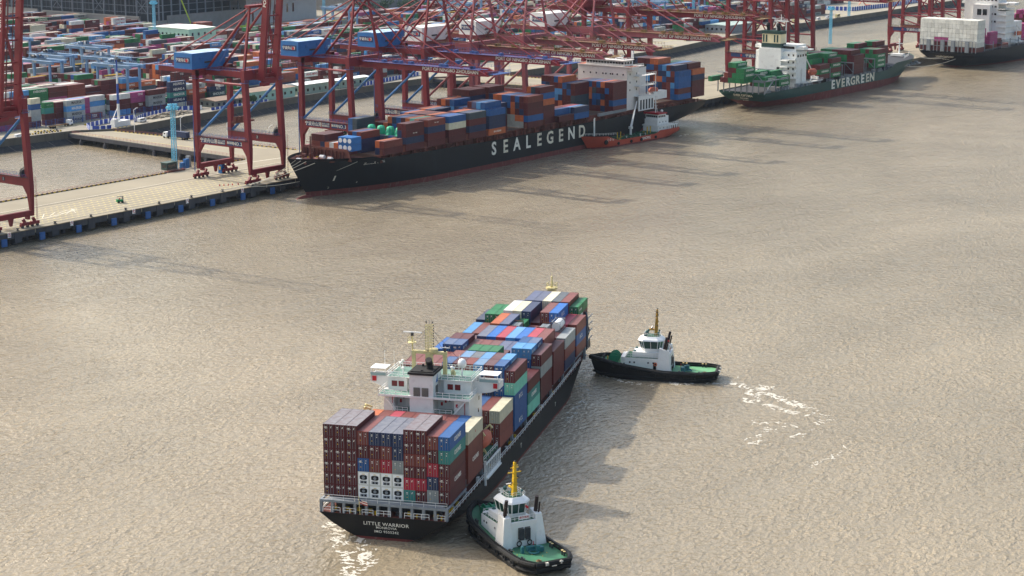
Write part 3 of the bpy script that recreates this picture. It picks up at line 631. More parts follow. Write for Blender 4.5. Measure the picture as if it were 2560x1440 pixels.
# house
h=MB(); h.box(62,72.5,-16.1,13.2,14,35.2); h.box(61.5,73,-16.1,16.1,35.2,35.6); h.box(64,72,-11.5,11,35.6,38.2); h.box(63.5,72.5,-12,11.5,38.2,38.5); h.box(55,62,-11,9.5,14,31)
h.box(66,72.4,13.2,16.0,33.6,35.2)
hs=link('accommodation_block',h,[paint('hazy_white','#dcd8d4',.5,.06,.2,rust=.15)],ib)
g=MB()
for y in [-13,-9,-5.5,-1.5,.3,3,4.2,7,10.5]: g.box(72.5,72.56,y,y+.75,31.2,32.0)
for y in [-13.5,-10,-6.3,-5,-2,-.8,2,3.2,7.5,10.8]: g.box(72.5,72.56,y,y+.75,27.2,28.0)
for y in [-12,-7,-3,1.8,6,9.5]: g.box(72.5,72.56,y,y+.75,23.4,24.2)
for i in range(13): g.box(72,72.06,-11.1+i*1.7,-9.65+i*1.7,36.4,37.7)
for i in range(3): g.box(65+i*2.4,66.8+i*2.4,11,11.06,36.4,37.7)
for z in (31.2,27.2,23.4):
    for x in (63.5,69.5): g.box(x,x+.7,13.2,13.26,z,z+.9)
link('window',g,[GLASS],hs)
g=MB(); g.box(66.5,72.6,11.8,15.8,35.62,35.7); g.box(66.5,72.6,-15.8,-12.5,35.62,35.7); link('orange_deck_patch',g,[ORG],hs)
g=MB(); g.rail([(72.9,-16,35.6),(72.9,15.9,35.6),(62,15.9,35.6)],1.1,.12,step=2.4); g.rail([(72.3,-11.8,38.5),(72.3,11.3,38.5),(64,11.3,38.5)],1.2,.12,step=2)
for k,z in enumerate((30.5,25.5,20.5)):
    x0=62-k*2.5; g.box(50,66,13.2,16.0,z-.25,z); g.rail([(50,15.9,z),(66,15.9,z)],1.1,.12,step=2.4)
    g.beam((50.3,15.8,z-4.8),(50.3,15.8,z),.25); g.beam((58,15.8,z-4.8),(58,15.8,z),.25)
link('side_gallery',g,[WHITE],hs)
g=MB(); g.box(44,52,-6,6,14,33); g.box(43.8,52.2,-6.2,6.2,33,34.2,1); g.tube((48,0,34),(46,0,36.5),1,10,1); link('funnel',g,[WHITE,BLK],ib)
g=MB(); g.box(60,61,8,9,38.5,44); g.box(66,67,-1,1,38.5,46); g.tube((66.5,-4,44),(66.5,4,44),.2,6); g.tube((66.5,0,46),(66.5,0,49),.1,5); g.ball((68,7,40),1.0,10,6); g.tube((66,3,39.3),(66,6,39.3),.8,10); link('signal_mast',g,[WHITE],ib)
g=MB(); n=8; vs=[];fs=[]
for i in range(n+1):
    t=i/n; q=1.5*math.sqrt(max(0,1-(2*t-1)**4))+.02
    for j in range(10): an=2*math.pi*j/10; vs.append((46.5+t*7.5,14.4+q*math.cos(an),22.2+q*math.sin(an)))
for i in range(n):
    for j in range(10): fs.append((i*10+j,i*10+(j+1)%10,(i+1)*10+(j+1)%10,(i+1)*10+j))
g.add(vs,fs,0); link('lifeboat',g,[paint('faded_orange','#b8604a',.6,.18,.8,rust=.2)],ib,smooth=True)
g=MB(); g.box(40,52,12,16.1,17.5,21.4); g.box(52,66,15.6,16.1,13.2,20.2,0)
for i in range(5): g.box(53+i*2.6,54.4+i*2.6,16.1,16.14,13.8,18.6,1)
link('engine_casing',g,[WHITE,DKSTEEL],ib)
S4=lambda cs,d=.35:('h',cs,d,None)
rs=random.Random(12); rpick=lambda n_:''.join(rs.choice('mmmmbbnnkors') for _ in range(n_))
def fillc(d,cols,n_,dust=.35,tops=None):
    for i,c in enumerate(cols): d.setdefault(c,S4((tops[i] if tops else rs.choice('mmrbno'))+rpick(n_-1),dust))
    return d
K0=fillc({},(8,9,10),3,.3,'mmm'); K0.update({5:S4('om',.05),6:S4('wm',.0),7:S4('om',.1)})
K1={0:S4('rm',.25),1:S4('on',.0),5:S4('rnn',.2),6:S4('bnn',.2),7:S4('mbb',.2)}
K2=fillc({0:S4('mmnm',.2),1:S4('mnnm',.2),11:S4('kkbb',.3),12:S4('bbbb',.4)},(2,3,4,5,6,7,8,9,10),2,.4,'kbknkbkbk')
K3=fillc({0:S4('rnmm',.2)},(1,2,3,4,5),4,.25,'moTom'); fillc(K3,(6,7,8),4,.35,'bno'); fillc(K3,(9,10,11),3)
K4=fillc({0:S4('bcmm',.4)},(1,2,3,4,5,6,7,8,9,10),4,.35,'Bbmommrmob'); 
K5=fillc({0:S4('kmnm',.4)},(1,2,3,4),4,.35,'lkor'); fillc(K5,(5,6,7),3); fillc(K5,(8,9,10,11),4,.4,'nlor')
K6=fillc({0:S4('bnno',.2)},(1,2,3,4),5,.5,'bslm'); fillc(K6,(5,6,7),4); fillc(K6,(8,9,10,11),5,.3,'bmom')
K7=fillc({},(4,5,6,7),4,.3,'nobb'); fillc(K7,(9,10,11,12),6,.5,'mmmm')
K8={0:S4('rmmbm',.15),1:S4('mmnoG',.3),2:S4('bnmoG',.2),3:S4('mooGG',.3),4:S4('bbmGG',.2),5:S4('bbmGG',.3)}; fillc(K8,(6,7,8),5); fillc(K8,(9,10,11,12),6,.5,'mmmm')
K9={1:S4('mbommm',.3),2:S4('knommm',.4),3:S4('orommm',.05)}
K10={0:S4('m',.3),1:S4('bm',.3),2:S4('mb',.3),3:S4('rm',.3)}
K10b={0:S4('nb',.6),1:S4('sb',.5),2:S4('pb',.2),3:S4('rb',.15)}
K10c=fillc({5:S4('mmkkm',.3),6:S4('nbmmm',.3),7:S4('bmmmm',.2)},(8,9,10,11,12),6,.3,'obmmm')
K11=fillc({0:S4('mmmbm',.3),1:S4('mbmmm',.3),2:S4('omnon',.05),3:S4('bmbnm',.3),4:S4('rkbbm',.3)},(5,6,7,8),5)
K12=fillc({0:S4('bbbmb',.2)},(1,2,3,4),6,.5,'nmsb'); fillc(K12,(5,6,7,8,9,10),7,.4,'oommmn'); fillc(K12,(11,12),6)
K13=fillc({0:S4('onmmm',.1)},(1,2,3,4,5,6),6,.3,'mmsbgg')
IBAYS=[(-29.3,15,K0),(-14.6,15,K1),(0,15,K2),(14.7,15,K3),(29.3,15,K4),(44,15,K5),(58.6,15,K6),(73.3,15,K7),(87.9,15,K8),(100.5,15,K9),(112.9,15,K10),(125.6,15,K10b),(143.8,15,K10c),(158.5,15,K11),(218.7,15,K12),(232.2,15,K13)]
ORD.append('sixteenth')
SL=('SEA LEGEND',LETW,.8); JC=('ISTAMBUL EXP',LETW,.4)
run_ship(IBAYS,lambda u,c,z:((u,.1+2.5*c,z),0),'containers stacked on the long berthed ship','',"from long ship's bow",False,{(6,0,0,None):SL,(2,0,2,None):('TEX · LINE',LETW,.5),(3,0,3,None):('TEX · LINE',LETW,.5)},-1,'from seaward side',lambda bi,c,top: 0 if bi in(0,14) else top(bi-1,c))
# tanks with round white ends in the first bay, wrapped machines
for k,(c,z) in enumerate(((2,17.9),(3,17.9),(4,17.9),(2,20.8),(3,20.8),(4,20.8))):
    t=empty('tank_container',(-29.3,.1+2.5*c,z),0,f"blue tank container with white round end, {'upper' if z>18 else 'lower'} row, {['left','middle','right'][2-(c-2)]} one, at berthed ship's bow",'container','blue tank containers near the bow')
    g=MB(); g.box(0,6.06,0,CW,0,2.8); link('frame',g,[BLUEP],t)
    for s in (-1,1):
        g=MB(); g.tube((-.06,CW/2+s*0,1.4),(0,CW/2,1.4),1.0,10,0); 
    link('tank_end',g,[WHITEC],t)
TARP=paint('green_tarpaulin','#25a37e',.6,.18,.6,bump=.8,bscale=1.2)
for k in range(4):
    Xp,Yp,Zp=3.0,(21.7,16.4,11.2,6.1)[k],20.9
    t=empty('wrapped_machine',(Xp,Yp,Zp),0,f"green tarpaulin-wrapped machine, {['first','second','third','last, half hidden'][k]} from the bow of four on the berthed ship",'cargo','green wrapped machines on the berthed ship')
    g=MB(); ring=[]; n=8
    prof=((0,2.1),(1.2,1.95),(2.7,1.75),(3.3,1.35),(3.7,.3))
    vs=[]
    for z,r_0 in prof:
        for j in range(n): an=2*math.pi*j/n+.2; q=r_0*(1+.1*math.sin(j*2.3+z)); vs.append((q*math.cos(an),q*math.sin(an),z))
    fs=[(i*n+j,i*n+(j+1)%n,(i+1)*n+(j+1)%n,(i+1)*n+j) for i in range(len(prof)-1) for j in range(n)]+[tuple(range((len(prof)-1)*n,len(prof)*n))]
    g.add(vs,fs); link('tarpaulin',g,[TARP],t)
# mooring lines
def sag(a,b,s,r,mat,lab,grp='mooring lines of the berthed ships'):
    g=MB(); a=Vector(a);b=Vector(b); P=[a.lerp(b,i/12)-Vector((0,0,s*4*(i/12)*(1-i/12))) for i in range(13)]
    for p,q in zip(P,P[1:]): g.tube(p,q,r,4,cap=False)
    tag(link('mooring_line',g,[mat]),lab,'rope',grp)
ROPE=paint('pale_rope','#c9c3b4',.8,.1)
for k,(x,y,z,dx) in enumerate(((-54,14,16.6,-62),(-53,12,16.4,-66),(-52,10,16.2,-70),(-50,7,15.6,-80))):
    sag((x,y,z),(dx,32.5,5.6),1.2,.09,ROPE,f"pale mooring line from the big black bow to the quay, {ORD[k]} from the top")
sag((-30,1.5,14.2),(-66,32.3,5.6),3.0,.09,ROPE,'long pale mooring line sagging along the black bow flank to the quay')
# ------------------------------------------------------------ green ship (stern towards the left)
eo=empty('container_ship',(310,15,0),0,'dark green container ship with a white tower and big white letters on its side','ship')
EOH=paint('green_hull','#14423e',.45,.2,.06,streak=.2,grime='#3c5a52')
hull(eo,30,lambda z:lerp(9,0,(z)/8),lambda z:lerp(196,211,(z)/13),lambda z:14.8*min(1,max(.002,(z-.3)/8.6))**.42,lambda z:lerp(70,14,z/9.5),lambda z:lerp(62,34,z/12),lambda x:9.5+lerp(0,3.6,(x-150)/12)+lerp(0,.8,(x-170)/40),4.3,[EOH,REDB],deckdrop=.5,deckmat=DKSTEEL,n=50,frac=(.25,.5,.8,1.0))
for i,ch in enumerate('EVERGREEN'): text(ch,4.9,(78.6+i*6.25,-15.06,7.0),(1,0,0),(0,0,1),LETS if i%3 else LETW,eo,bold=.05,sx=1.25,ext=.03)
for s,h_,z in (('EVER OPTIMA',1.3,7.3),('PANAMA',.85,5.6),('IMO 9943267',.45,4.4)): wrap_text(s,h_,(0,0,z),(0,-1,0),(0,0,1),LETW,eo,HB[eo.name],bold=.02,sx=1.1)
g=MB()
for x in (-2,24): 
    g.box(x,x+1,-15,15,15.4,16.6)
    for i in range(9): y=-14.7+i*3.67; g.beam((x+.5,y,9),(x+.5,y,16),.5)
    for i in range(4): y=-13+i*7; g.beam((x+.5,y,16.6),(x+.5,y+3,19.6),.35); g.beam((x+.5,y+6,16.6),(x+.5,y+3,19.6),.35)
    g.box(x,x+1,-15,15,19.6,20)
g.box(-2,25,-15.0,-14.4,15.8,16.4); g.beam((-1,-14.7,9.5),(8,-14.7,15.8),.5)
for x in (12,72,76,91,105,119,133,147):
    for y in (-14.6,-9): g.beam((x-.8,y,9.5),(x-.8,y,17.5),.45)
    g.box(x-1.2,x-.5,-14.8,-3,17.2,17.8); g.beam((x-.8,-14.6,12),(x-.8,-9,17),.3)
rr=random.Random(9)
for i in range(90): x=rr.uniform(2,195); g.box(x,x+rr.uniform(.4,2.5),-14.6,-13.2,9.3,9.8+rr.uniform(.2,1.8))
link('lashing_bridge',g,[STEEL],eo)
h=MB(); h.box(36,47,-3.6,10.5,9,30.5); h.box(38,50,-12.5,-3.6,9,29); h.box(38,50,10.5,13.5,9,29); h.box(40,52,-11,11,29,32.5); h.box(40.5,45,-15.8,15.5,30.2,31.8); h.box(47,51.5,-16.2,16.2,29.6,30.1)
for z in (14,17.5,21,24.5): h.box(36.2,38,-12.5,-3.6,z,z+.3); h.box(36.2,38,-12.6,-12.4,z,z+1.2); h.box(33.5,36,-9,-4,z-.5,z-.3)
hs=link('accommodation_block',h,[paint('ship_white','#e4e6e2',.45,.05,.15,rust=.2)],eo)
g=MB()
for z in (26.5,22.5,18.8,15.2): 
    for y in (-8,-11): g.box(37.9,38,y,y+.9,z,z+1.2)
g.box(35.93,36,-3,-1.2,18.6,20.2); g.box(39.9,40,-10,10,30.4,31.8)
for i in range(4): g.box(39+i*3,40.8+i*3,-12.56,-12.5,26,27.3)
link('window',g,[GLASS],hs)
g=MB(); g.box(37,43,-3.0,9.6,31,33.2,1); g.box(37.2,42.8,-2.6,9.2,33.2,38.5,0); g.box(36.9,43,-3.0,9.6,38.5,40.2,1); g.box(37.1,37.2,-3,9.6,30.5,31.5,2)
for y in (-1,.8,6,7.8): g.box(37.1,37.2,y,y+.9,33.8,38,1)
fn=link('funnel',g,[paint('funnel_cream','#e3d6ae',.5,.06),paint('funnel_dark_green','#123a36',.5,.1),STEEL],eo)
g=MB()
for y in (.2,6.8): g.tube((40,y,40),(39.6,y,42.3),1.0,10,r2=.9); g.ball((39.3,y,43.2),1.25,10,6,sq=1.25)
link('exhaust_pipe',g,[BLK],fn)
g=MB(); 
for y in (-2.2,4): g.beam((44,y,30.5),(44,y,45),.5)
g.box(43,45,-3.4,5,45,45.5); g.rail([(43,-3.4,45.5),(43,5,45.5),(45,5,45.5)],1.2,.15); g.beam((44,1,45),(44,1,49),.25); g.beam((44,-.5,47.4),(44,2.5,47.4),.15); g.box(43.8,44.2,5,7,46.5,46.9); link('signal_mast',g,[WHITE],eo)
g=MB(); n=8; vs=[];fs=[]
for i in range(n+1):
    t=i/n; q=1.9*math.sqrt(max(0,1-(2*t-1)**4))+.02
    for j in range(10): an=2*math.pi*j/10; vs.append((52+t*7,-13.6+q*math.cos(an),16.5+q*math.sin(an)))
for i in range(n):
    for j in range(10): fs.append((i*10+j,i*10+(j+1)%10,(i+1)*10+(j+1)%10,(i+1)*10+j))
g.add(vs,fs,0); link('lifeboat',g,[paint('faded_orange','#b8604a',.6,.18,.8,rust=.2)],eo,smooth=True)
g=MB(); g.beam((50,-12.5,24),(58,-13.6,14),.5); g.beam((44,-13,11),(44,-13,19),.4); g.beam((52,-13.8,11),(56,-13.8,15),.5); g.box(44,66,-15,-13,11,11.4); g.rail([(40,-15,11.4),(66,-15,11.4)],1.1,.12); g.box(60,66,-14.5,-10,12,13.5); link('boat_davit',g,[WHITE],eo)
g=MB(); g.tube((196,0,13),(196,0,24),.6,8,r2=.35); g.box(195.5,196.5,-2,2,21,21.3); g.box(192,196,-4,4,13.5,15); g.rail([(180,-11,13.6),(195,-7,13.9),(208,-1,14.2)],1.3,.15); link('foremast',g,[WHITE],eo)
def massbay(X,base,cols,Y0=.1,L=12.19):
    for c,cs in cols.items():
        for i,k in enumerate(reversed(cs)): mass((X,Y0+2.5*c,base+i*2.75),0,L,2.7,ccol(k,.2))
EC=paint('evergreen_letter','#e8ebe4',.6)
def evt(X,Y,z): text_list.append(('EVERGREEN',.95,(X+6.1,Y-.02,z+1.4)))
text_list=[]
rg=random.Random(21)
def gs(n_): return ''.join(rg.choice('mmmggEr') for _ in range(n_))
massbay(296.5,14.2,{0:'g'[0:1]}) if False else None
E=[(310.5,14,{2:'g',3:'gg',4:'gmg',5:'ggmm',6:'gmm',7:'mm',10:'g'}),(299.5,14.5,{}),(321,13,{0:'gg',1:'gm',2:'gmg',3:'gmg',4:'ggg'}),(333,12,{0:'gE'})]
E0=[(311.5,13.6,{2:'gg',3:'ggm',4:'rmgg',5:'ggmm',6:'mm',7:'g'}),(298.0,13.6,{}),(324.5,12.4,{0:'gg',1:'ggm',2:'gEm'})]
massbay(298.3,15.5,{3:'ggE',4:'ggg',5:'gmgg',6:'gmmg',7:'rm',8:'m',11:'g'}); massbay(314,12.5,{1:'gE',2:'gg',3:'ggg',4:'ggm'}); massbay(324.5,12.0,{0:'gE',1:'gE',2:'gmg'})
massbay(371.8,11.6,{0:'mgm',1:'mgm',2:'gmgm',3:'gggmm'}); massbay(385.8,11.4,{0:'mgmg',1:'ggmgm',2:'gmmgm',3:'ggmmm',4:'mmggm',5:'mmmgm',6:'ggmgm',7:'mgmmg',8:'mggmg',9:'mmmg',10:'mmgm'})
massbay(399.8,11.0,{2:'mm',3:'gm',4:'mgg',7:'ggm'}); massbay(414.9,10.9,{0:'mmmm',1:'mmmmm',2:'mggmm',3:'mggmm',4:'mggmg',5:'mmmgg',6:'gmggm',7:'gmmgm',8:'gmmgm',9:'mmm'})
massbay(429.5,11,{3:'gm',4:'mg',8:'ggm'}); massbay(443.6,12,{0:'mggg',1:'ggmg',2:'mggm',3:'gmgm',4:'gmgm',5:'mmmmm',6:'gmgmm',7:'gmmgm',8:'ggmm'}); massbay(457.5,12.5,{2:'mmmm',3:'mmmmm',4:'gmmmm',5:'gmmmm',6:'gmmm',7:'gmmm'})
EVT=[(298.3,3,2),(298.3,3,1),(298.3,5,3),(314,3,2),(314,1,1),(324.5,0,1),(324.5,0,0),(371.8,0,1),(385.8,1,4),(385.8,0,2),(385.8,0,0),(443.6,0,2),(443.6,0,1),(443.6,0,0)]
EB={298.3:15.5,314:12.5,324.5:12,371.8:11.6,385.8:11.4,443.6:12}
tm=[]
for X,c,i in EVT: tm.append(('EVERGREEN',1.15,(X+6.6,.1+2.5*c-.03,EB[X]+i*2.75+1.4),LETW))
# ------------------------------------------------------------ far black ship at the right edge
cc=empty('container_ship',(572,12,0),0,'black container ship at the far right with a block of white refrigerated containers astern','ship')
hull(cc,40,lambda z:lerp(10,0,z/10),lambda z:lerp(290,300,z/12),lambda z:19.6*min(1,max(.002,(z-.3)/9.5))**.42,lambda z:lerp(80,14,z/11),lambda z:70,lambda x:10.8+lerp(0,1,(x-60)/100),1.2,[IBH,REDB],deckdrop=.4,deckmat=DKSTEEL,n=40,frac=(.3,.6,.85,1.0))
wrap_text('CONTI CONQUEST',1.05,(-1.2,3,7.2),(0,-1,0),(0,0,1),LETW,cc,HB[cc.name],bold=.02); wrap_text('MONROVIA',.65,(.2,3,5.3),(0,-1,0),(0,0,1),LETW,cc,HB[cc.name],bold=.02)
g=MB()
for i in range(17): y=-19.6+i*2.45; g.beam((-.4,y,10.8),(-.4,y,18.2),.4)
for i in (2,6,9,13): y=-19.6+i*2.45; g.box(-.8,-.3,y+.2,y+2.2,11,18)
g.box(-.6,0,-19.8,19.8,18,18.3); g.box(-.6,0,-19.8,19.8,14.4,14.7)
for x in (14,28,42,56,70,84):
    for y in (-19.5,): g.beam((x,y,11),(x,y,16.5),.5); g.box(x-.2,x+.4,-19.8,-12,14,14.4)
g.rail([(14,-19.9,11),(100,-19.9,11.6)],1.3,.15,step=3); link('lashing_bridge',g,[STEEL],cc)
for c in range(16):
    for i in range(7):
        k='W' if i>0 or c<0 else 'm'
        if i==1 and 7<c<12: k='m'
        if i==2 and 7<c<12: k='M'
        H=2.93; j=rnd.uniform(.8,1.1); 
        col=(lin(PAL[k][0])[0]*j,lin(PAL[k][0])[1]*j,lin(PAL[k][0])[2]*j,.0)
        mass((573,-7.6+2.5*c,11.3+i*H),0,12.19,2.85,col)
massbay(586.5,11.3,{2:'MMMMM',3:'MMMMM',4:'MMMMMM',5:'rMMMMM',6:'mMMMM',7:'mMMMM',8:'mMMMM'},Y0=-7.6); massbay(600,11.3,{1:'MMMr',2:'MMr',3:'MMM'},Y0=-7.6); massbay(613,11.3,{0:'r',1:'m',2:'mm'},Y0=-7.6)
massbay(690,11.3,{c:'Mmmmmm' if c%2 else 'Mmmmmmm' for c in range(10)},Y0=-7.6); massbay(676,11.3,{c:'MMMM' for c in range(8)},Y0=-7.6)
h=MB(); h.box(60,74,-8,16,11,43); h.box(62,70,-19,19,38,39.5); h.box(56,60,-4,8,11,38); h.box(74,88,-14,6,11,26); h.box(60,74,-14,-8,11,34)
for z in range(15,40,4): h.box(58.8,74,-14.6,-8,z,z+.3)
hs=link('accommodation_block',h,[WHITE],cc)
g=MB()
for z in (40.5,36,31,26):
    for i in range(6): g.box(59.93,60,-7+i*2.6,-5.6+i*2.6,z,z+1.3)
for y in (-2,2): g.box(55.93,56,y,y+3,31,35)
link('window',g,[GLASS],hs)
g=MB(); g.box(70,84,-18,-12,12,13); g.beam((72,-17,13),(72,-17,24),.5); g.beam((72,-17,24),(80,-17,20),.4); g.box(74,80,-17.5,-15,17,19.5,1); link('boat_davit',g,[WHITE,ORG],cc)
for k,(a_,b_) in enumerate((((572,15,7.5),(524,16,13.6)),((572,12,7.2),(523,17,13.4)),((572,6,6.5),(520,18,5.5)))): sag(a_,b_,2.0,.12,ROPE,f"pale mooring line between green bow and far black stern, {ORD[k]} from the top")
# ------------------------------------------------------------ red bunker tanker
hb=math.atan2(-5.5-(-8.5),134-197); bh=math.radians(180-5)
bk=empty('bunker_tanker',(200.5,-7.2,0),bh,'small orange-red bunker tanker lying alongside the long black ship','ship')
bh_top=lambda x: 3.2+lerp(0,2.6,(x-50)/8)+lerp(0,.8,(x-58)/12)+lerp(1.3,0,(x-17)/2.5)
RH=paint('orange_hull','#b0422c',.5,.18,.15,streak=.25,grime='#8d4a38')
hull(bk,11.6,lambda z:lerp(2.5,0,z/3),lambda z:lerp(66,71,z/6),lambda z:lerp(.5,5.2,(z+.5)/3),lambda z:lerp(16,7,z/3),lambda z:lerp(18,11,z/6),bh_top,.7,[RH,REDB],deckdrop=.9,deckmat=DGREEN,n=40)
h=MB(); h.box(6,17,-4.6,4.6,3,6.8); h.box(8,16.6,-4.0,4.0,6.8,9.4); h.box(9.5,16,-3.8,3.8,9.4,12.0); h.box(2,6,-4.6,4.6,5.9,6.2); h.box(5,9,-2,2,6.8,10.5)
for i in range(5): h.box(2+i*1.8,2.5+i*1.8,4.9,5.2,3.9,6.0); h.box(2+i*1.8,2.5+i*1.8,-5.2,-4.9,3.9,6.0)
h.box(1.5,17,4.9,5.3,6.0,6.5); h.box(1.5,17,-5.3,-4.9,6.0,6.5)
hs=link('deckhouse',h,[WHITE],bk)
g=MB(); g.box(9.0,16.8,-4.2,4.2,12.0,12.5); g.box(16.2,16.8,-4.6,4.6,12,12.9); link('wheelhouse_roof',g,[paint('roof_red','#a3242c',.5,.1)],hs)
g=MB()
for i in range(6): g.box(16,16.05,-3.5+i*1.2,-2.5+i*1.2,10.4,11.4)
for i in range(4): g.box(10+i*1.5,11.1+i*1.5,3.8,3.85,10.4,11.4)
for x,z in ((9.5,7.8),(12,7.8),(14.5,7.8),(9,4.9),(12,4.9),(15,4.9)): g.box(x,x+.5,4.62,4.65,z,z+.6) if z<6 else g.box(x,x+.5,4.0,4.05,z,z+.6)
link('window',g,[GLASS],hs)
g=MB(); g.tube((13,0,12.4),(13,0,22),.28,8,r2=.15); 
for z in (14.5,16,17.5,19,20.5): g.beam((13,-1.3,z),(13,1.3,z),.12)
g.beam((11.4,0,12.5),(13,0,17),.15); g.ball((10.5,2,13.2),.7,8,5); link('signal_mast',g,[WHITE],bk)
g=MB(); g.tube((61,0,5.8),(61,0,14.5),.25,8); g.box(61.3,61.5,-.3,.3,5.8,14); link('foremast',g,[WHITE],bk)
g=MB(); g.tube((31,-1.5,3),(31,-1.5,6.5),.55,8); g.beam((31,-1.5,6.2),(22.5,-4.5,18.6),.9,.9,w2=.4,h2=.4); g.box(30.4,31.6,-2.4,-.6,6,7.2); link('hose_crane',g,[WHITE],bk)
g=MB(); rr=random.Random(8)
for y in (-3.5,-1.2,1.2,3.5): g.tube((18,y,3.1),(50,y,3.1),.18,6,0)
for i in range(26): x=rr.uniform(18,49); y=rr.uniform(-4.5,4.5); h_=rr.uniform(.3,1.2); g.box(x,x+rr.uniform(.3,1.6),y,y+rr.uniform(.3,1.2),2.4,2.6+h_,rr.choice((0,0,2,3)))
for x in (22,28,34,40,46): g.box(x-.1,x+.1,-5.3,5.3,3.2,3.5,0)
for x in (44,46.5): g.tube((x,2.5,2.4),(x,2.5,6.3),.25,6,2)
for x in (21,23.5): g.tube((x,3,2.4),(x,3,6.8),.3,6,2)
for x in (52,41,30,26): g.tube((x,3.8,2.6),(x,3.8,4.0),.3,6,1)
g.rail([(17,5.6,3.2),(50,5.6,3.2)],1.0,.09,m=0,step=1.6); g.rail([(51,5.3,5.8),(60,4.6,6.3),(69,.8,6.8)],1.0,.08,m=1); g.rail([(1,5.2,6.5),(17,5.2,6.5)],1.0,.08,m=1)
for y in (-4.6,4.6): g.box(17,50,y-.2,y+.2,2.4,2.6,0)
link('deck_pipework',g,[DGREEN,WHITE,YEL,DRED],bk)
g=MB()
for x in (50,40,32,20.5,59): g.tube((x,5.9,1.6 if x<58 else 3.0),(x,6.35 if x<58 else 5.4,1.6 if x<58 else 3.0),.75 if x<58 else 1.2,10)
link('rubber_fender',g,[RUB],bk)
wrap_text('SINOPEC',1.25,(27.5,5.86,1.9),(-1,0,0),(0,0,1),LETW,bk,HB[bk.name],bold=.03); wrap_text('天 华 16',1.1,(56,5.3,3.9),(-1,0,0),(0,0,1),LETW,bk,HB[bk.name],bold=.01)
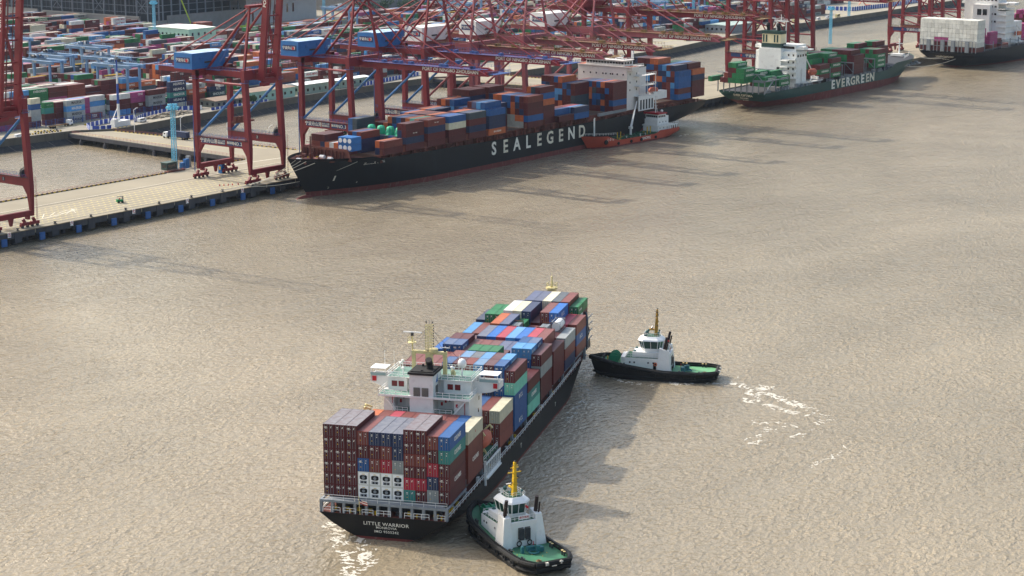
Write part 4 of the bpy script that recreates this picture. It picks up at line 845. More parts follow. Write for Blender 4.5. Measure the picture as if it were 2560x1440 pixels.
# ------------------------------------------------------------ tugs
def make_tug(loc,rz,label,dk,mast_col,fl,names):
    t=empty('tugboat',loc,rz,label,'tugboat')
    top=lambda x: 2.9+lerp(0,2.2,(x-15)/16)+lerp(.15,0,x/6)
    hull(t,11.2,lambda z:lerp(1.6,.2,z/2.5),lambda z:lerp(33.5,35,z/4),lambda z:lerp(3,3.9,z/2.5),lambda z:5,lambda z:lerp(14,12,z/4),top,.01,[paint('tug_black','#141518',.55,.25,.5,streak=.25,grime='#2e2e30'),paint('tug_black','#141518')],pb=2.3,deckdrop=1.0,deckmat=dk,n=34,frac=(.3,.6,.9,1.0),zbot=-1.5)
    # rubber belt following the deck edge
    g=MB(); pts=[]
    def half(x,z=2):
        d1=35.0-x; d0=x-.2; a=3.7+(5.6-3.7)*(1-(1-min(d0/5,1))**2); e=5.6*(1-(1-min(max(d1,0)/12.3,1))**2.3); return max(min(a,e),.01)
    xs=[.2,1,2,3.5,5.5,8,11,14,17,20,23,26,28,30,31.5,33,34,34.7,35.0]
    for s in (1,-1):
        P=[(x,s*(half(x)+.12),top(x)-.55) for x in xs]
        for a_,b_ in zip(P,P[1:]): g.tube(a_,b_,.5 if a_[0]<28 else .62,8)
        P2=[(x,s*(half(x)+.05),1.0) for x in xs[:-2]]
        for a_,b_ in zip(P2,P2[1:]): g.tube(a_,b_,.32,6)
    g.tube((.1,-3.9,2.5),(.1,3.9,2.5),.6,8); g.tube((.25,-3.8,1.3),(.25,3.8,1.3),.5,8)
    for s in (-1,1):
        for x in (6,9.5,13,17,21,24.5,28): g.torus((x,s*(half(x)+.42),top(x)-1.35),.55,.22,'y',12,6)
    link('rubber_fender',g,[RUB],t)
    g=MB()   # inside of the bulwark, capping
    for s in (1,-1):
        for a_,b_ in zip(xs[:-1],xs[1:]): g.beam((a_,s*(half(a_)-.18),top(a_)+.02),(b_,s*(half(b_)-.18),top(b_)+.02),.3,.12)
        for x in (3,5.5,8,10.5): g.box(x-.4,x+.4,s*(half(x)-.34),s*(half(x)-.22),top(x)-.7,top(x)-.3,1)
    link('bulwark_rail',g,[BLACK,DGREEN],t)
    h=MB(); dz=2.0
    h.box(13.5,25,-3.6,3.6,dz,5.7); h.prism([(24.6,-3.6),(26.2,-2.6),(26.2,2.6),(24.6,3.6)],dz+.6,5.7)
    h.box(13.2,23.0,-2.9,2.9,5.7,7.2)
    for s in (-1,1):
        h.add([(12.2,s*5.0,dz-.3),(16.2,s*4.9,dz-.3),(16.2,s*2.7,dz-.3),(12.2,s*2.7,dz-.3),(13.0,s*4.3,8.2),(15.6,s*4.2,8.8),(15.6,s*2.8,8.8),(13.0,s*2.8,8.2)],
              [(0,1,2,3),(4,5,6,7),(0,1,5,4),(1,2,6,5),(2,3,7,6),(3,0,4,7)])
    dh=link('deckhouse',h,[WHITE],t)
    g=MB(); g.box(13.3,24.8,-3.45,3.45,5.7,5.76); g.box(13.2,15.5,-2.6,2.6,7.2,7.26); link('deck_surface',g,[DGREEN],dh)
    g=MB()
    for x in (23.6,22.4,18.6,17.2):
        for s in (-1,1): g.tube((x,s*3.62,4.5),(x,s*3.66,4.5),.25,8,0)
    g.box(12.15,12.2,-1.3,-.15,3.4,5.8,1); g.box(12.15,12.2,.15,1.3,3.4,5.8,1); g.box(13.4,13.5,-2.7,2.7,dz,7.2,2)
    for s in (-1,1): g.box(16.4,17.2,s*3.6,s*3.66,2.6,4.7,0)
    link('window',g,[GLASS,DKSTEEL,WHITE],dh)
    g=MB(); g.box(12.6,13.5,-2.8,2.8,dz,7.2); link('engine_casing',g,[WHITE],dh)
    g=MB()
    for y0 in (-1.35,.15):
        g.box(12.52,12.6,y0,y0+1.2,3.6,6.0,1)
        for i in range(8): g.box(12.46,12.53,y0,y0+1.2,3.65+i*.3,3.75+i*.3,0)
    link('ventilation_louvre',g,[paint('louvre','#8f8a80',.5),DKSTEEL],dh)
    # wheelhouse: octagonal, flared
    def octo(x0,x1,y,c): return [(x0+c,-y),(x1-c,-y),(x1,-y+c),(x1,y-c),(x1-c,y),(x0+c,y),(x0,y-c),(x0,-y+c)]
    def ring(mb_,A,z0,B_,z1,m): 
        n=len(A); mb_.add([(x,y,z0) for x,y in A]+[(x,y,z1) for x,y in B_],[(i,(i+1)%n,n+(i+1)%n,n+i) for i in range(n)]+[tuple(range(n,2*n))],m)
    g=MB(); ring(g,octo(15.4,20.6,2.3,1.0),7.2,octo(15.2,20.9,2.5,1.1),8.2,0); ring(g,octo(15.2,20.9,2.5,1.1),8.2,octo(14.8,21.5,2.9,1.3),10.3,1)
    ring(g,octo(14.6,21.8,3.1,1.4),10.3,octo(14.8,21.5,2.95,1.3),10.65,0); ring(g,octo(14.8,21.5,2.95,1.3),10.65,octo(15.6,20.4,2.1,1.1),11.4,0); g.prism(octo(15.8,20.2,1.95,1.0),11.4,11.44,2)
    A_=octo(15.2,20.9,2.52,1.1); B_=octo(14.8,21.5,2.92,1.3)
    for i in range(8):
        g.beam((*A_[i],8.2),(*B_[i],10.3),.16,.16,0); j=(i+1)%8
        ax,ay=(A_[i][0]+A_[j][0])/2,(A_[i][1]+A_[j][1])/2; bx,by=(B_[i][0]+B_[j][0])/2,(B_[i][1]+B_[j][1])/2; g.beam((ax,ay,8.2),(bx,by,10.3),.12,.12,0)
    link('wheelhouse',g,[WHITEC,paint('green_glass','#24463f',.1,.1,spec=.8),DGREEN],t)
    g=MB(); 
    for s in (-1,1): g.tube((14.3,s*3.5,8.3),(13.6,s*3.45,11.8),.42,10,r2=.36); g.tube((13.7,s*3.9,8.2),(13.2,s*3.9,10.6),.2,8)
    link('exhaust_pipe',g,[paint('exhaust','#241517',.6,.2)],t)
    g=MB(); mx=17.0
    g.beam((mx,0,11.4),(mx-.1,0,15),1.0,.9,w2=.75,h2=.75); g.beam((mx-.1,0,15),(mx-.2,0,18.6),.7,.7,w2=.45,h2=.45)
    g.beam((mx-.1,-1.5,16.4),(mx-.1,1.5,16.4),.2); g.beam((mx-.1,-.9,17.4),(mx-.1,.9,17.4),.14); g.box(mx,mx+1.8,-.5,.5,12.9,13.2)
    for z in (14,15.2,17.9): g.box(mx-.6,mx-.3,-.6,.6,z,z+.1)
    ms=link('mast',g,[mast_col],t)
    g=MB(); g.box(mx+1.1,mx+1.3,-1.2,1.2,13.6,13.75,0); g.box(mx+1.0,mx+1.4,-.2,.2,13.2,13.6,1)
    for z,y in ((14.3,.7),(15.5,-.7),(18.0,.55),(16.8,1.3),(16.8,-1.3),(18.8,0)): g.ball((mx-.3,y,z),.2,6,4,1)
    for y in (-1.5,1.5): g.tube((mx,y,16.4),(mx,y,18.6),.03,4,1)
    link('radar_scanner',g,[WHITEC,DKSTEEL],ms)
    g=MB()
    for x,y,r_0 in ((19.2,-1.2,.35),(19.4,.9,.45),(16.2,1.4,.3),(16.3,-1.4,.3)): g.tube((x,y,11.4),(x,y,12.3),.07,6); g.ball((x,y,12.5),r_0,8,5)
    g.rail([(15.9,-1.9,11.45),(20.1,-1.9,11.45),(20.1,1.9,11.45),(15.9,1.9,11.45),(15.9,-1.9,11.45)],.9,.05,m=1,step=1.0)
    g.box(20.1,20.2,-1.6,1.6,11.5,12.2,1); g.tube((22.5,1.9,5.7),(22.5,1.9,6.8),.3,6,1); g.ball((22.5,1.9,7.1),.5,8,5); g.tube((22.5,-1.9,5.7),(22.5,-1.9,6.8),.3,6,1); g.ball((22.5,-1.9,7.1),.5,8,5)
    link('searchlight',g,[paint('teal_grey','#2f5a5a',.5),WHITEC],t)
    g=MB(); g.rail([(24.6,-3.3,5.75),(17.4,-3.3,5.75)],1.0,.06,step=1.2); g.rail([(24.6,3.3,5.75),(17.4,3.3,5.75)],1.0,.06,step=1.2); g.rail([(24.6,-3.3,5.75),(24.6,3.3,5.75)],1.0,.06,step=1.2); g.rail([(13.3,-2.6,7.25),(13.3,2.6,7.25)],1.0,.06,step=.9); link('railing',g,[WHITEC],t)
    g=MB(); g.torus((16.6 if s>0 else 16.6,-3.75,4.2),.38,.12,'y',12,6); g.torus((16.6,3.75,4.2),.38,.12,'y',12,6); link('lifebuoy',g,[ORG],t)
    g=MB(); 
    for y in (-1.2,1.2): g.torus((12.35,y,2.7),.5,.12,'x',12,6)
    link('hanging_tyre',g,[RUB],t)
    wx=28.2; wz=top(wx)-1.0
    g=MB(); g.tube((wx,-1.3,wz+1.3),(wx,1.3,wz+1.3),1.0,16,0)
    for y in (-1.4,0,1.4): g.tube((wx,y-.08,wz+1.3),(wx,y+.08,wz+1.3),1.45,20,0)
    for s in (-1,1): g.box(wx-1.1,wx+1.1,s*1.7-.15,s*1.7+.15,wz,wz+2.0,0)
    g.box(wx+.9,wx+1.7,-1.2,1.2,wz,wz+.8,0); link('towing_winch',g,[paint('winch_green','#1f7a58',.5,.2,.6)],t)
    g=MB()
    for s in (-1,1): g.tube((31.2,s*.7,wz),(31.2,s*.7,wz+1.6),.28,8,0)
    g.tube((31.2,-1.1,wz+1.3),(31.2,1.1,wz+1.3),.2,8,0); g.box(30.0,30.4,-.2,.2,wz,wz+1.2,1)
    for x in (25.5,4.2,9.5):
        for s in (-1,1):
            y=s*(half(x)-1.0); zz=top(x)-1.0
            for dx in (-.45,.45): g.tube((x+dx,y,zz),(x+dx,y,zz+.95),.2,8,0); g.tube((x+dx,y,zz+.95),(x+dx,y,zz+1.02),.28,8,0 if s>0 else 2)
    link('mooring_bitts',g,[DKSTEEL,YEL,paint('bitt_top','#c9b27a',.6)],t)
    g=MB(); g.torus((8.2,0,2.15),1.0,.18,'z',16,6,0); g.box(9.2,10.0,-.9,.9,1.9,2.9,0); g.tube((8.3,-1.0,2.0),(8.3,-1.0,3.3),.45,10,0); g.tube((9.0,2.2,1.95),(9.0,2.2,3.0),.38,10,0); g.ball((9,2.2,3.1),.38,8,4,0); g.box(8.0,9.4,-2.2,-1.2,2,2.9,0); g.tube((10.2,-.9,1.9),(10.2,-.9,3.6),.1,6,1)
    link('towing_hook',g,[paint('gear_teal','#2b6b70',.5,.2,.7),paint('signal_red','#b3202a',.5,.1)],t)
    g=MB(); rr=random.Random(2)
    for i in range(9): x=rr.uniform(1.5,11); y=rr.uniform(-3.6,3.6); g.box(x,x+.35,y,y+.12,1.93,1.96,0)
    g.torus((3.4,1.4,2.02),.5,.12,'z',12,5,1); g.torus((3.4,1.4,2.15),.35,.1,'z',12,5,1); link('deck_marks_and_rope',g,[YEL,paint('rope_brown','#8a6a48',.8)],t)
    g=MB(); g.tube((14.6,-1.2,8.2),(14.4,-1.2,10.2),.04,5,0); g.add([(14.4,-1.2,10.1),(13.6,-1.5,9.9),(13.5,-1.45,9.4),(14.42,-1.2,9.5)],[(0,1,2,3),(3,2,1,0)],1)
    f_=link('flagstaff',g,[WHITEC,paint('signal_red','#b3202a',.5,.1)],t)
    g=MB(); g.box(13.12,13.2,-1.5,.9,7.5,8.25); sg=link('name_board',g,[WHITEC],t); text('港作拖轮',.42,(13.1,-.3,7.88),(0,-1,0),(0,0,1),paint('signal_red','#b3202a',.5,.1),sg,ext=.01)
    text(names[0],.55,(-.52,-1.6,2.6),(0,-1,0),(.25,0,1),LETW,t,bold=.02,ext=.2); text(names[1],.55,(-.52,1.6,2.6),(0,-1,0),(.25,0,1),LETW,t,bold=.02,ext=.2); text('NINGBO',.2,(-.58,0,2.1),(0,-1,0),(.1,0,1),LETW,t,bold=.02,ext=.1)
    return t
def lwpt(u,v): p=LWO+LWF*u+LWS*v; return (p.x,p.y,0)
t1=lwpt(142.6,62.2); t2=lwpt(-13.4,52.4)
make_tug(t1,LWH+R(90+2.5),'black-hulled tug pushing its bow against the far end of the loaded ship, brown mast',paint('pale_deck_green','#66a074',.6,.15,.4,rust=.1),paint('ochre_mast','#a8802a',.6,.2,1),0,('甬','港'))
make_tug(t2,LWH+R(41),'black-hulled tug with a tall yellow mast pressed against the loaded ship near its stern',paint('tug_deck_green','#3a7354',.6,.22,.4,rust=.2),YEL,1,('宁','港'))
# ------------------------------------------------------------ water
def water_mat():
    m=bpy.data.materials.new('muddy_water'); m.use_nodes=True; nt=m.node_tree; L=nt.links.new; b=nt.nodes['Principled BSDF']
    tc=nt.nodes.new('ShaderNodeTexCoord')
    def noise_(sc,det,rough=.55,sx=1,sy=1,rz=0,dist=0):
        mp=nt.nodes.new('ShaderNodeMapping'); mp.inputs['Scale'].default_value=(sx,sy,1); mp.inputs['Rotation'].default_value=(0,0,rz); L(tc.outputs['Object'],mp.inputs[0])
        n=nt.nodes.new('ShaderNodeTexNoise'); n.inputs['Scale'].default_value=sc; n.inputs['Detail'].default_value=det; n.inputs['Roughness'].default_value=rough; n.inputs['Distortion'].default_value=dist; L(mp.outputs[0],n.inputs[0]); return n.outputs[0]
    big=noise_(.008,5,.6,1,1.6,.4,.6); mid=noise_(.05,4,.6,1,2,.5,1.0)
    mr=nt.nodes.new('ShaderNodeMapRange'); mr.inputs[1].default_value=.35; mr.inputs[2].default_value=.65; mr.inputs[3].default_value=.86; mr.inputs[4].default_value=1.1; L(big,mr.inputs[0])
    mx=nt.nodes.new('ShaderNodeMix'); mx.data_type='RGBA'; mx.inputs[6].default_value=(.25,.207,.14,1); mx.inputs[7].default_value=(.29,.243,.17,1)
    r0=nt.nodes.new('ShaderNodeMapRange'); r0.inputs[1].default_value=.35; r0.inputs[2].default_value=.68; L(mid,r0.inputs[0]); L(r0.outputs[0],mx.inputs[0])
    m2=nt.nodes.new('ShaderNodeMix'); m2.data_type='RGBA'; m2.blend_type='MULTIPLY'; m2.inputs[0].default_value=1; L(mx.outputs[2],m2.inputs[6]); L(mr.outputs[0],m2.inputs[7])
    L(m2.outputs[2],b.inputs['Base Color']); b.inputs['IOR'].default_value=1.4; b.inputs['Specular IOR Level'].default_value=.5
    r3=nt.nodes.new('ShaderNodeMapRange'); r3.inputs[1].default_value=.35; r3.inputs[2].default_value=.65; r3.inputs[3].default_value=.06; r3.inputs[4].default_value=.16; L(big,r3.inputs[0]); L(r3.outputs[0],b.inputs['Roughness'])
    w1=noise_(.22,3,.55,1,1.6,-.35,.3); w2=noise_(.52,3,.55,1,1.5,-.6,.25); w3=noise_(.06,3,.5,1,1.5,.1,.8)
    st=nt.nodes.new('ShaderNodeMapRange'); st.inputs[1].default_value=.3; st.inputs[2].default_value=.7; st.inputs[3].default_value=.55; st.inputs[4].default_value=1.25; L(mid,st.inputs[0])
    def mul(a,k):
        q=nt.nodes.new('ShaderNodeMath'); q.operation='MULTIPLY'; L(a,q.inputs[0]); 
        if isinstance(k,float): q.inputs[1].default_value=k
        else: L(k,q.inputs[1])
        return q.outputs[0]
    def add(a,c):
        q=nt.nodes.new('ShaderNodeMath'); q.operation='ADD'; L(a,q.inputs[0]); L(c,q.inputs[1]); return q.outputs[0]
    h=add(add(mul(w1,.6),mul(mul(w2,1.6),st.outputs[0])),mul(w3,.35))
    bp=nt.nodes.new('ShaderNodeBump'); bp.inputs['Strength'].default_value=1.0; bp.inputs['Distance'].default_value=WAVE; L(h,bp.inputs['Height']); L(bp.outputs[0],b.inputs['Normal'])
    return m
WAVE=.42
g=MB(); g.add([(-1800,-1800,0),(3500,-1800,0),(3500,3500,0),(-1800,3500,0)],[(0,1,2,3)]); tag(link('water',g,[water_mat()]),kind='structure')
# foam
FOAM=paint('foam','#d6d1c4',.8,.1,.8)
def foam(name,paths,seed,cell=.24,thr=.66,z=.03,mat=None):
    g=MB(); done={}
    for pts,wd,den in paths:
        for (ax,ay),(bx,by) in zip(pts,pts[1:]):
            L_=math.hypot(bx-ax,by-ay); n=int((L_+2*wd)/cell); 
            x0,x1=min(ax,bx)-wd,max(ax,bx)+wd; y0,y1=min(ay,by)-wd,max(ay,by)+wd
            for i in range(int(x0/cell),int(x1/cell)+1):
                for j in range(int(y0/cell),int(y1/cell)+1):
                    x,y=i*cell,j*cell; t=((x-ax)*(bx-ax)+(y-ay)*(by-ay))/max(L_*L_,.01); t=max(0,min(1,t)); d=math.hypot(x-ax-t*(bx-ax),y-ay-t*(by-ay))
                    if d<wd: done[(i,j)]=max(done.get((i,j),0),den*(1-(d/wd)**2))
    for (i,j),q in done.items():
        x,y=i*cell,j*cell; p=Vector((x*.28+seed,y*.28,seed*1.7)); p=p+.8*noise.noise_vector(p*.7)
        v=1-2.6*abs(noise.noise(p)); v2=1-2.4*abs(noise.noise(p*2.7+Vector((3,1,0)))); v3=noise.noise(p*6)*.35
        if .5*v+.42*v2+v3>1.02-q*thr:
            jx=.5*cell*noise.noise(p*9); jy=.5*cell*noise.noise(p*9+Vector((5,5,5))); h=cell*.56
            k=len(g.v); g.v+= [(x-h+jx,y-h*.8+jy,z),(x+h*.8+jx,y-h+jy,z),(x+h+jx,y+h*.8-jy,z),(x-h*.8-jx,y+h+jy,z)]; g.f.append((k,k+1,k+2,k+3)); g.m.append(0)
    return tag(link(name,g,[mat or FOAM]),kind='stuff')
foam('wake_foam',[([(-205,-261.5),(-197.6,-269.6),(-196.2,-276.2),(-197,-283.4)],2.6,.85),([(-197,-276),(-195.0,-283.4),(-202.4,-283.4),(-208.8,-286.5)],3.0,1.05),([(-206,-285.5),(-209.1,-291.9),(-212.0,-299.4),(-212.2,-304.1)],2.0,.95),([(-198.5,-285.4),(-202.6,-293.0),(-206.3,-302.1)],2.6,.85),
  ([(-207.8,-305.1),(-210.3,-311.0),(-218.7,-309.8),(-224.7,-305.2)],2.2,.62),([(-224.2,-298.1),(-223.4,-302.2),(-232.8,-304.1),(-241.4,-306.7)],4.0,.45),([(-223.0,-311.6),(-230.0,-310.9),(-224.6,-301.8)],3.0,.45),([(-229.7,-325.3),(-240.6,-326.8),(-249.5,-325.2)],1.5,.5),([(-209.2,-239.7),(-212.3,-249.6),(-210.6,-258.7)],1.6,.6),([(-196,-266),(-190,-272)],2,.3)],3.3)
foam('wake_foam',[([(-346.6,-263.1),(-351.0,-269.1),(-358.2,-277.6),(-364.7,-284.4),(-369.7,-289.3)],2.4,.85),([(-347.9,-267.0),(-350.6,-273.8),(-354.0,-279.4),(-362.1,-286.0)],2.8,.62),([(-346,-270),(-345.5,-275)],1.2,.9)],8.1)
foam('wash_foam',[([(-293.3,-278.6),(-292.4,-284.7)],2.5,.4),([(-221.0,-241.2),(-229.7,-249.7),(-241.0,-253.7),(-254.2,-260.4)],2.2,.42),([(-334,-290.5),(-336,-296.5),(-337,-305)],1.0,.6),([(198,-13.5),(207,-13)],1.2,.6),([(240,2),(247,8)],1.5,.4)],5.7)
# ------------------------------------------------------------ quay
CQ=paint('quay_concrete','#8c8574',.9,.13,.05,streak=.0,bump=.1); DC=paint('dark_concrete','#3f4046',.85,.3,.3,streak=.4,grime='#5b574f'); 
g=MB(); g.box(-420,545,31.6,86,3.4,5.0); g.box(545,1100,34.8,86,3.4,5); tag(link('quay',g,[CQ]),kind='structure')
g=MB(); X=-420
while X<545: g.box(X,X+16.9,31.45,32.2,2.6,4.75); g.box(X,X+16.9,31.3,31.6,4.75,5.05,1); X+=17.5
X=-411.0
while X<545:
    g.box(X-1.6,X+1.6,31.2,33.5,.9,4.7); g.box(X-8.2,X-7.2,31.3,33,1.2,4.7); 
    for yy in range(36,86,8): g.box(X-.6,X+.6,yy,yy+1.2,-2,3.4); g.box(X+8-.6,X+8+.6,yy,yy+1.2,-2,3.4)
    g.box(X-1.0,X+1.0,33,34.4,-2,1.2); g.box(X-.8,X+.8,33,85,2.2,3.4); g.box(X+8,X+9,33,85,2.2,3.4); X+=17.5
g.box(-420,545,60,60.5,-1,3.4); tag(link('quay_substructure',g,[DC,paint('quay_edge','#776a55',.85,.2,.5)]),kind='structure')
YL=paint('pale_yellow_line','#d8c878',.8,.2,.8); WL=paint('white_line','#dcd8c8',.8,.2,.8)
g=MB(); zq=5.004; rr=random.Random(1)
for r_i in range(7):
    y=37.6+r_i*3.7; X=-260
    while X<10:
        if rr.random()<.93: g.box(X,X+.9,y,y+.22,zq,zq+.006,0); g.box(X+.35,X+.6,y-.8,y+.22,zq+.001,zq+.007,0)
        X+=2.9
g.box(-260,300,66.8,67.0,zq,zq+.005,1)
for k in range(5): g.beam((-165+k*5,44+k*1.5,zq),(-159+k*5,52-k*.5,zq),.25,.01,1); g.beam((-165+k*5,44,zq),(-140,48+k,zq),.2,.012,1)
for k in range(4): g.beam((-190+k*5,72,zq),(-186+k*5,79,zq),.25,.012,1)
g.box(-190,-170,72,72.3,zq,zq+.01,1); g.box(-186,-166,79,79.3,zq,zq+.01,1); g.beam((-32,80,zq),(30,72,zq),.5,.012,1)
tag(link('quay_markings',g,[YL,WL]),kind='structure')
g=MB(); 
for y in (34.9,35.25,64.9,65.25): g.box(-420,1000,y,y+.1,zq,zq+.02)
for r_i in range(8): g.box(-260,10,36.3+r_i*3.7,37.0+r_i*3.7,zq-.002,zq+.001,1)
tag(link('crane_rails',g,[DKSTEEL,paint('worn_band','#a39a82',.9,.15,.1)]),kind='structure')
FENC=paint('pink_rail','#a0605c',.6,.2); KY=paint('kerb_yellow','#b89a2a',.7,.2); KB=paint('kerb_black','#222222',.7,.2)
def kerbrail(pts,lab,kerb=True):
    t=empty('quay_fence',pts[0],0,lab,'fence'); o=Vector(pts[0]); g=MB(); g.rail([Vector(p)-o for p in pts],1.2,.07,step=2.6,rows=3); link('railing',g,[FENC],t)
    if kerb:
        g=MB()
        for a_,b_ in zip(pts,pts[1:]):
            a_=Vector(a_)-o;b_=Vector(b_)-o; n=max(1,int((b_-a_).length/1.3))
            for i in range(n): p=a_.lerp(b_,i/n); q=a_.lerp(b_,(i+1)/n); g.beam(p+Vector((0,-.4,.2)),q+Vector((0,-.4,.2)),.35,.4,i%2)
        link('kerb',g,[KY,KB],t)
kerbrail([(-300,85.4,5),(-58,85.4,5)],'long pinkish railing with black and yellow kerb along the empty quay'); kerbrail([(-40,85.4,5),(-10,85.4,5)],'short stretch of pinkish railing behind the second crane by the trestle'); kerbrail([(27,85.4,5),(289,85.4,5)],'pinkish railing at the landward quay edge behind the berthed long ship'); kerbrail([(331,85.4,5),(540,85.4,5)],'pinkish railing at the quay edge behind the green ship')
proto=None
for k,X in enumerate([-208.5+17.5*i for i in range(10)]):
    lab=f"blue square rubber fender on the quay face, {ORD[k]} one from the left"
    if proto is None:
        proto=empty('dock_fender',(X,31.2,1.3),0,lab,'fender','blue fenders along the quay face'); g=MB(); g.box(-1.15,1.15,-1.5,-.9,-.6,2.1); link('front_pad',g,[paint('fender_blue','#2c5a96',.6,.2,.8)],proto)
        g=MB(); g.tube((0,-.9,.7),(0,.1,.7),.7,10); link('rubber_core',g,[RUB],proto); o=proto
    else: o=copy_tree(proto); o.location=(X,31.2,1.3); o['label']=lab
for k,X in enumerate((-187.6,-158.3,-127.2,-98.7,-67.5)):
    t=tag(link('quay_sign',MB().box(-.75,.75,-.08,0,-.9,.9),[WHITEC]),f"small white board with red character on the quay face, {ORD[k]} from the left",'sign','small white quay boards'); t.location=(X,31.2,4.3)
    text('五六七八九'[k],1.2,(0,-.1,0),(1,0,0),(0,0,1),paint('signal_red','#b3202a',.5,.1),t,bold=.02)
proto=None
for k,X in enumerate([-200+17.5*i for i in range(9)]):
    lab=f"dark iron mooring bollard at the open quay edge, {ORD[k]} from the left"
    if proto is None: g=MB(); g.tube((0,0,0),(0,0,.7),.35,8); g.tube((0,0,.7),(0,0,.95),.55,8); g.box(-.6,.6,-.5,.5,0,.12); o=proto=tag(link('mooring_bollard',g,[DKSTEEL]),lab,'bollard','bollards along the quay edge'); proto.location=(X,32.6,5)
    else: o=proto.copy(); COL.objects.link(o); o.location=(X,32.6,5); o['label']=lab
# ------------------------------------------------------------ land, seawall, trestles
shore=[(-700,232),(-300,226),(-40,217),(4,212.5),(20,201),(45,203.5),(84,208.5),(156,217),(213,220),(290,218),(325,196),(389,194),(465,196),(531,197),(608,208),(755,221),(910,222),(1300,232),(2600,260)]
g=MB(); n=len(shore); top=[(x,y,5.0) for x,y in shore]+[(2600,4200,5.0),(-700,4200,5.0)]; g.add(top,[tuple(range(len(top)))])
GROUND=paint('yard_ground','#8f897b',.9,.2,.02,bump=.1); tag(link('ground',g,[GROUND]),kind='structure')
g=MB()
for (x0,y0),(x1,y1) in zip(shore,shore[1:]):
    g.add([(x0,y0,6.0),(x1,y1,6.0),(x1,y1+.8,6.0),(x0,y0+.8,6.0),(x0,y0,2.4),(x1,y1,2.4),(x0,y0+.8,5),(x1,y1+.8,5)],[(0,1,2,3),(4,5,1,0),(3,2,7,6)],0)
    g.add([(x0,y0-.0,2.4),(x1,y1,2.4),(x1,y1-4.5,-.6),(x0,y0-4.5,-.6)],[(0,3,2,1)],1)
    L_=math.hypot(x1-x0,y1-y0); k=int(L_/9)
    for i in range(k): t=(i+.5)/k; x=x0+(x1-x0)*t; y=y0+(y1-y0)*t; g.beam((x,y-.1,2.5),(x+2.2,y-4.5,-.5),.18,.1,2)
tag(link('seawall',g,[paint('seawall_concrete','#5d5a52',.9,.2,.2,streak=.3),paint('revetment_rock','#3a3a3b',.95,.4,.9,bump=.6,bscale=1.0),paint('wall_joint','#76726a',.9,.1)]),kind='structure')
def trestle(name,near,far,label):
    # near/far: 4 corners ((x at quay,y),(x at shore,y))
    (ax,ay),(bx,by)=near; (cx,cy),(dx,dy)=far; g=MB(); g.add([(ax,ay,5.002),(cx,cy,5.002),(dx,dy,5.002),(bx,by,5.002),(ax,ay,3.6),(cx,cy,3.6),(dx,dy,3.6),(bx,by,3.6)],[(0,1,2,3),(7,6,5,4),(0,3,7,4),(1,5,6,2),(4,5,1,0),(3,2,6,7)])
    n=7
    for i in range(n):
        t=(i+.5)/n; p=Vector((ax,ay,0)).lerp(Vector((bx,by,0)),t); q=Vector((cx,cy,0)).lerp(Vector((dx,dy,0)),t); g.beam(p+Vector((-.3,0,2.6)),q+Vector((0,0,2.6)),1.6,2.0,1)
        for s in (.0,.3,.6,.97): r_=p.lerp(q,s); g.tube(r_+Vector((.3,0,-2)),r_+Vector((.3,0,2)),.9,8,1)
    g.beam((ax-.2,ay,3.9),(bx-.2,by,3.9),.5,1.8,1)
    tag(link(name,g,[CQ,DC]),kind='structure')
trestle('road_bridge',((-8,86),(.3,213)),((25.5,86),(19,203)),''); trestle('road_bridge',((300,86),(291,219)),((329,86),(331,197)),'')
kerbrail([(-7.5,86.5,5),(.6,211,5)],'pinkish railing along the nearer edge of the left approach bridge',False); kerbrail([(25,86.5,5),(18.7,202,5)],'railing with black and yellow kerb along the far edge of the left approach bridge'); kerbrail([(299.6,87,5),(291.6,216,5)],'railing along the nearer edge of the right approach bridge',False); kerbrail([(328.6,87,5),(330.6,196,5)],'railing and kerb along the far edge of the right approach bridge')
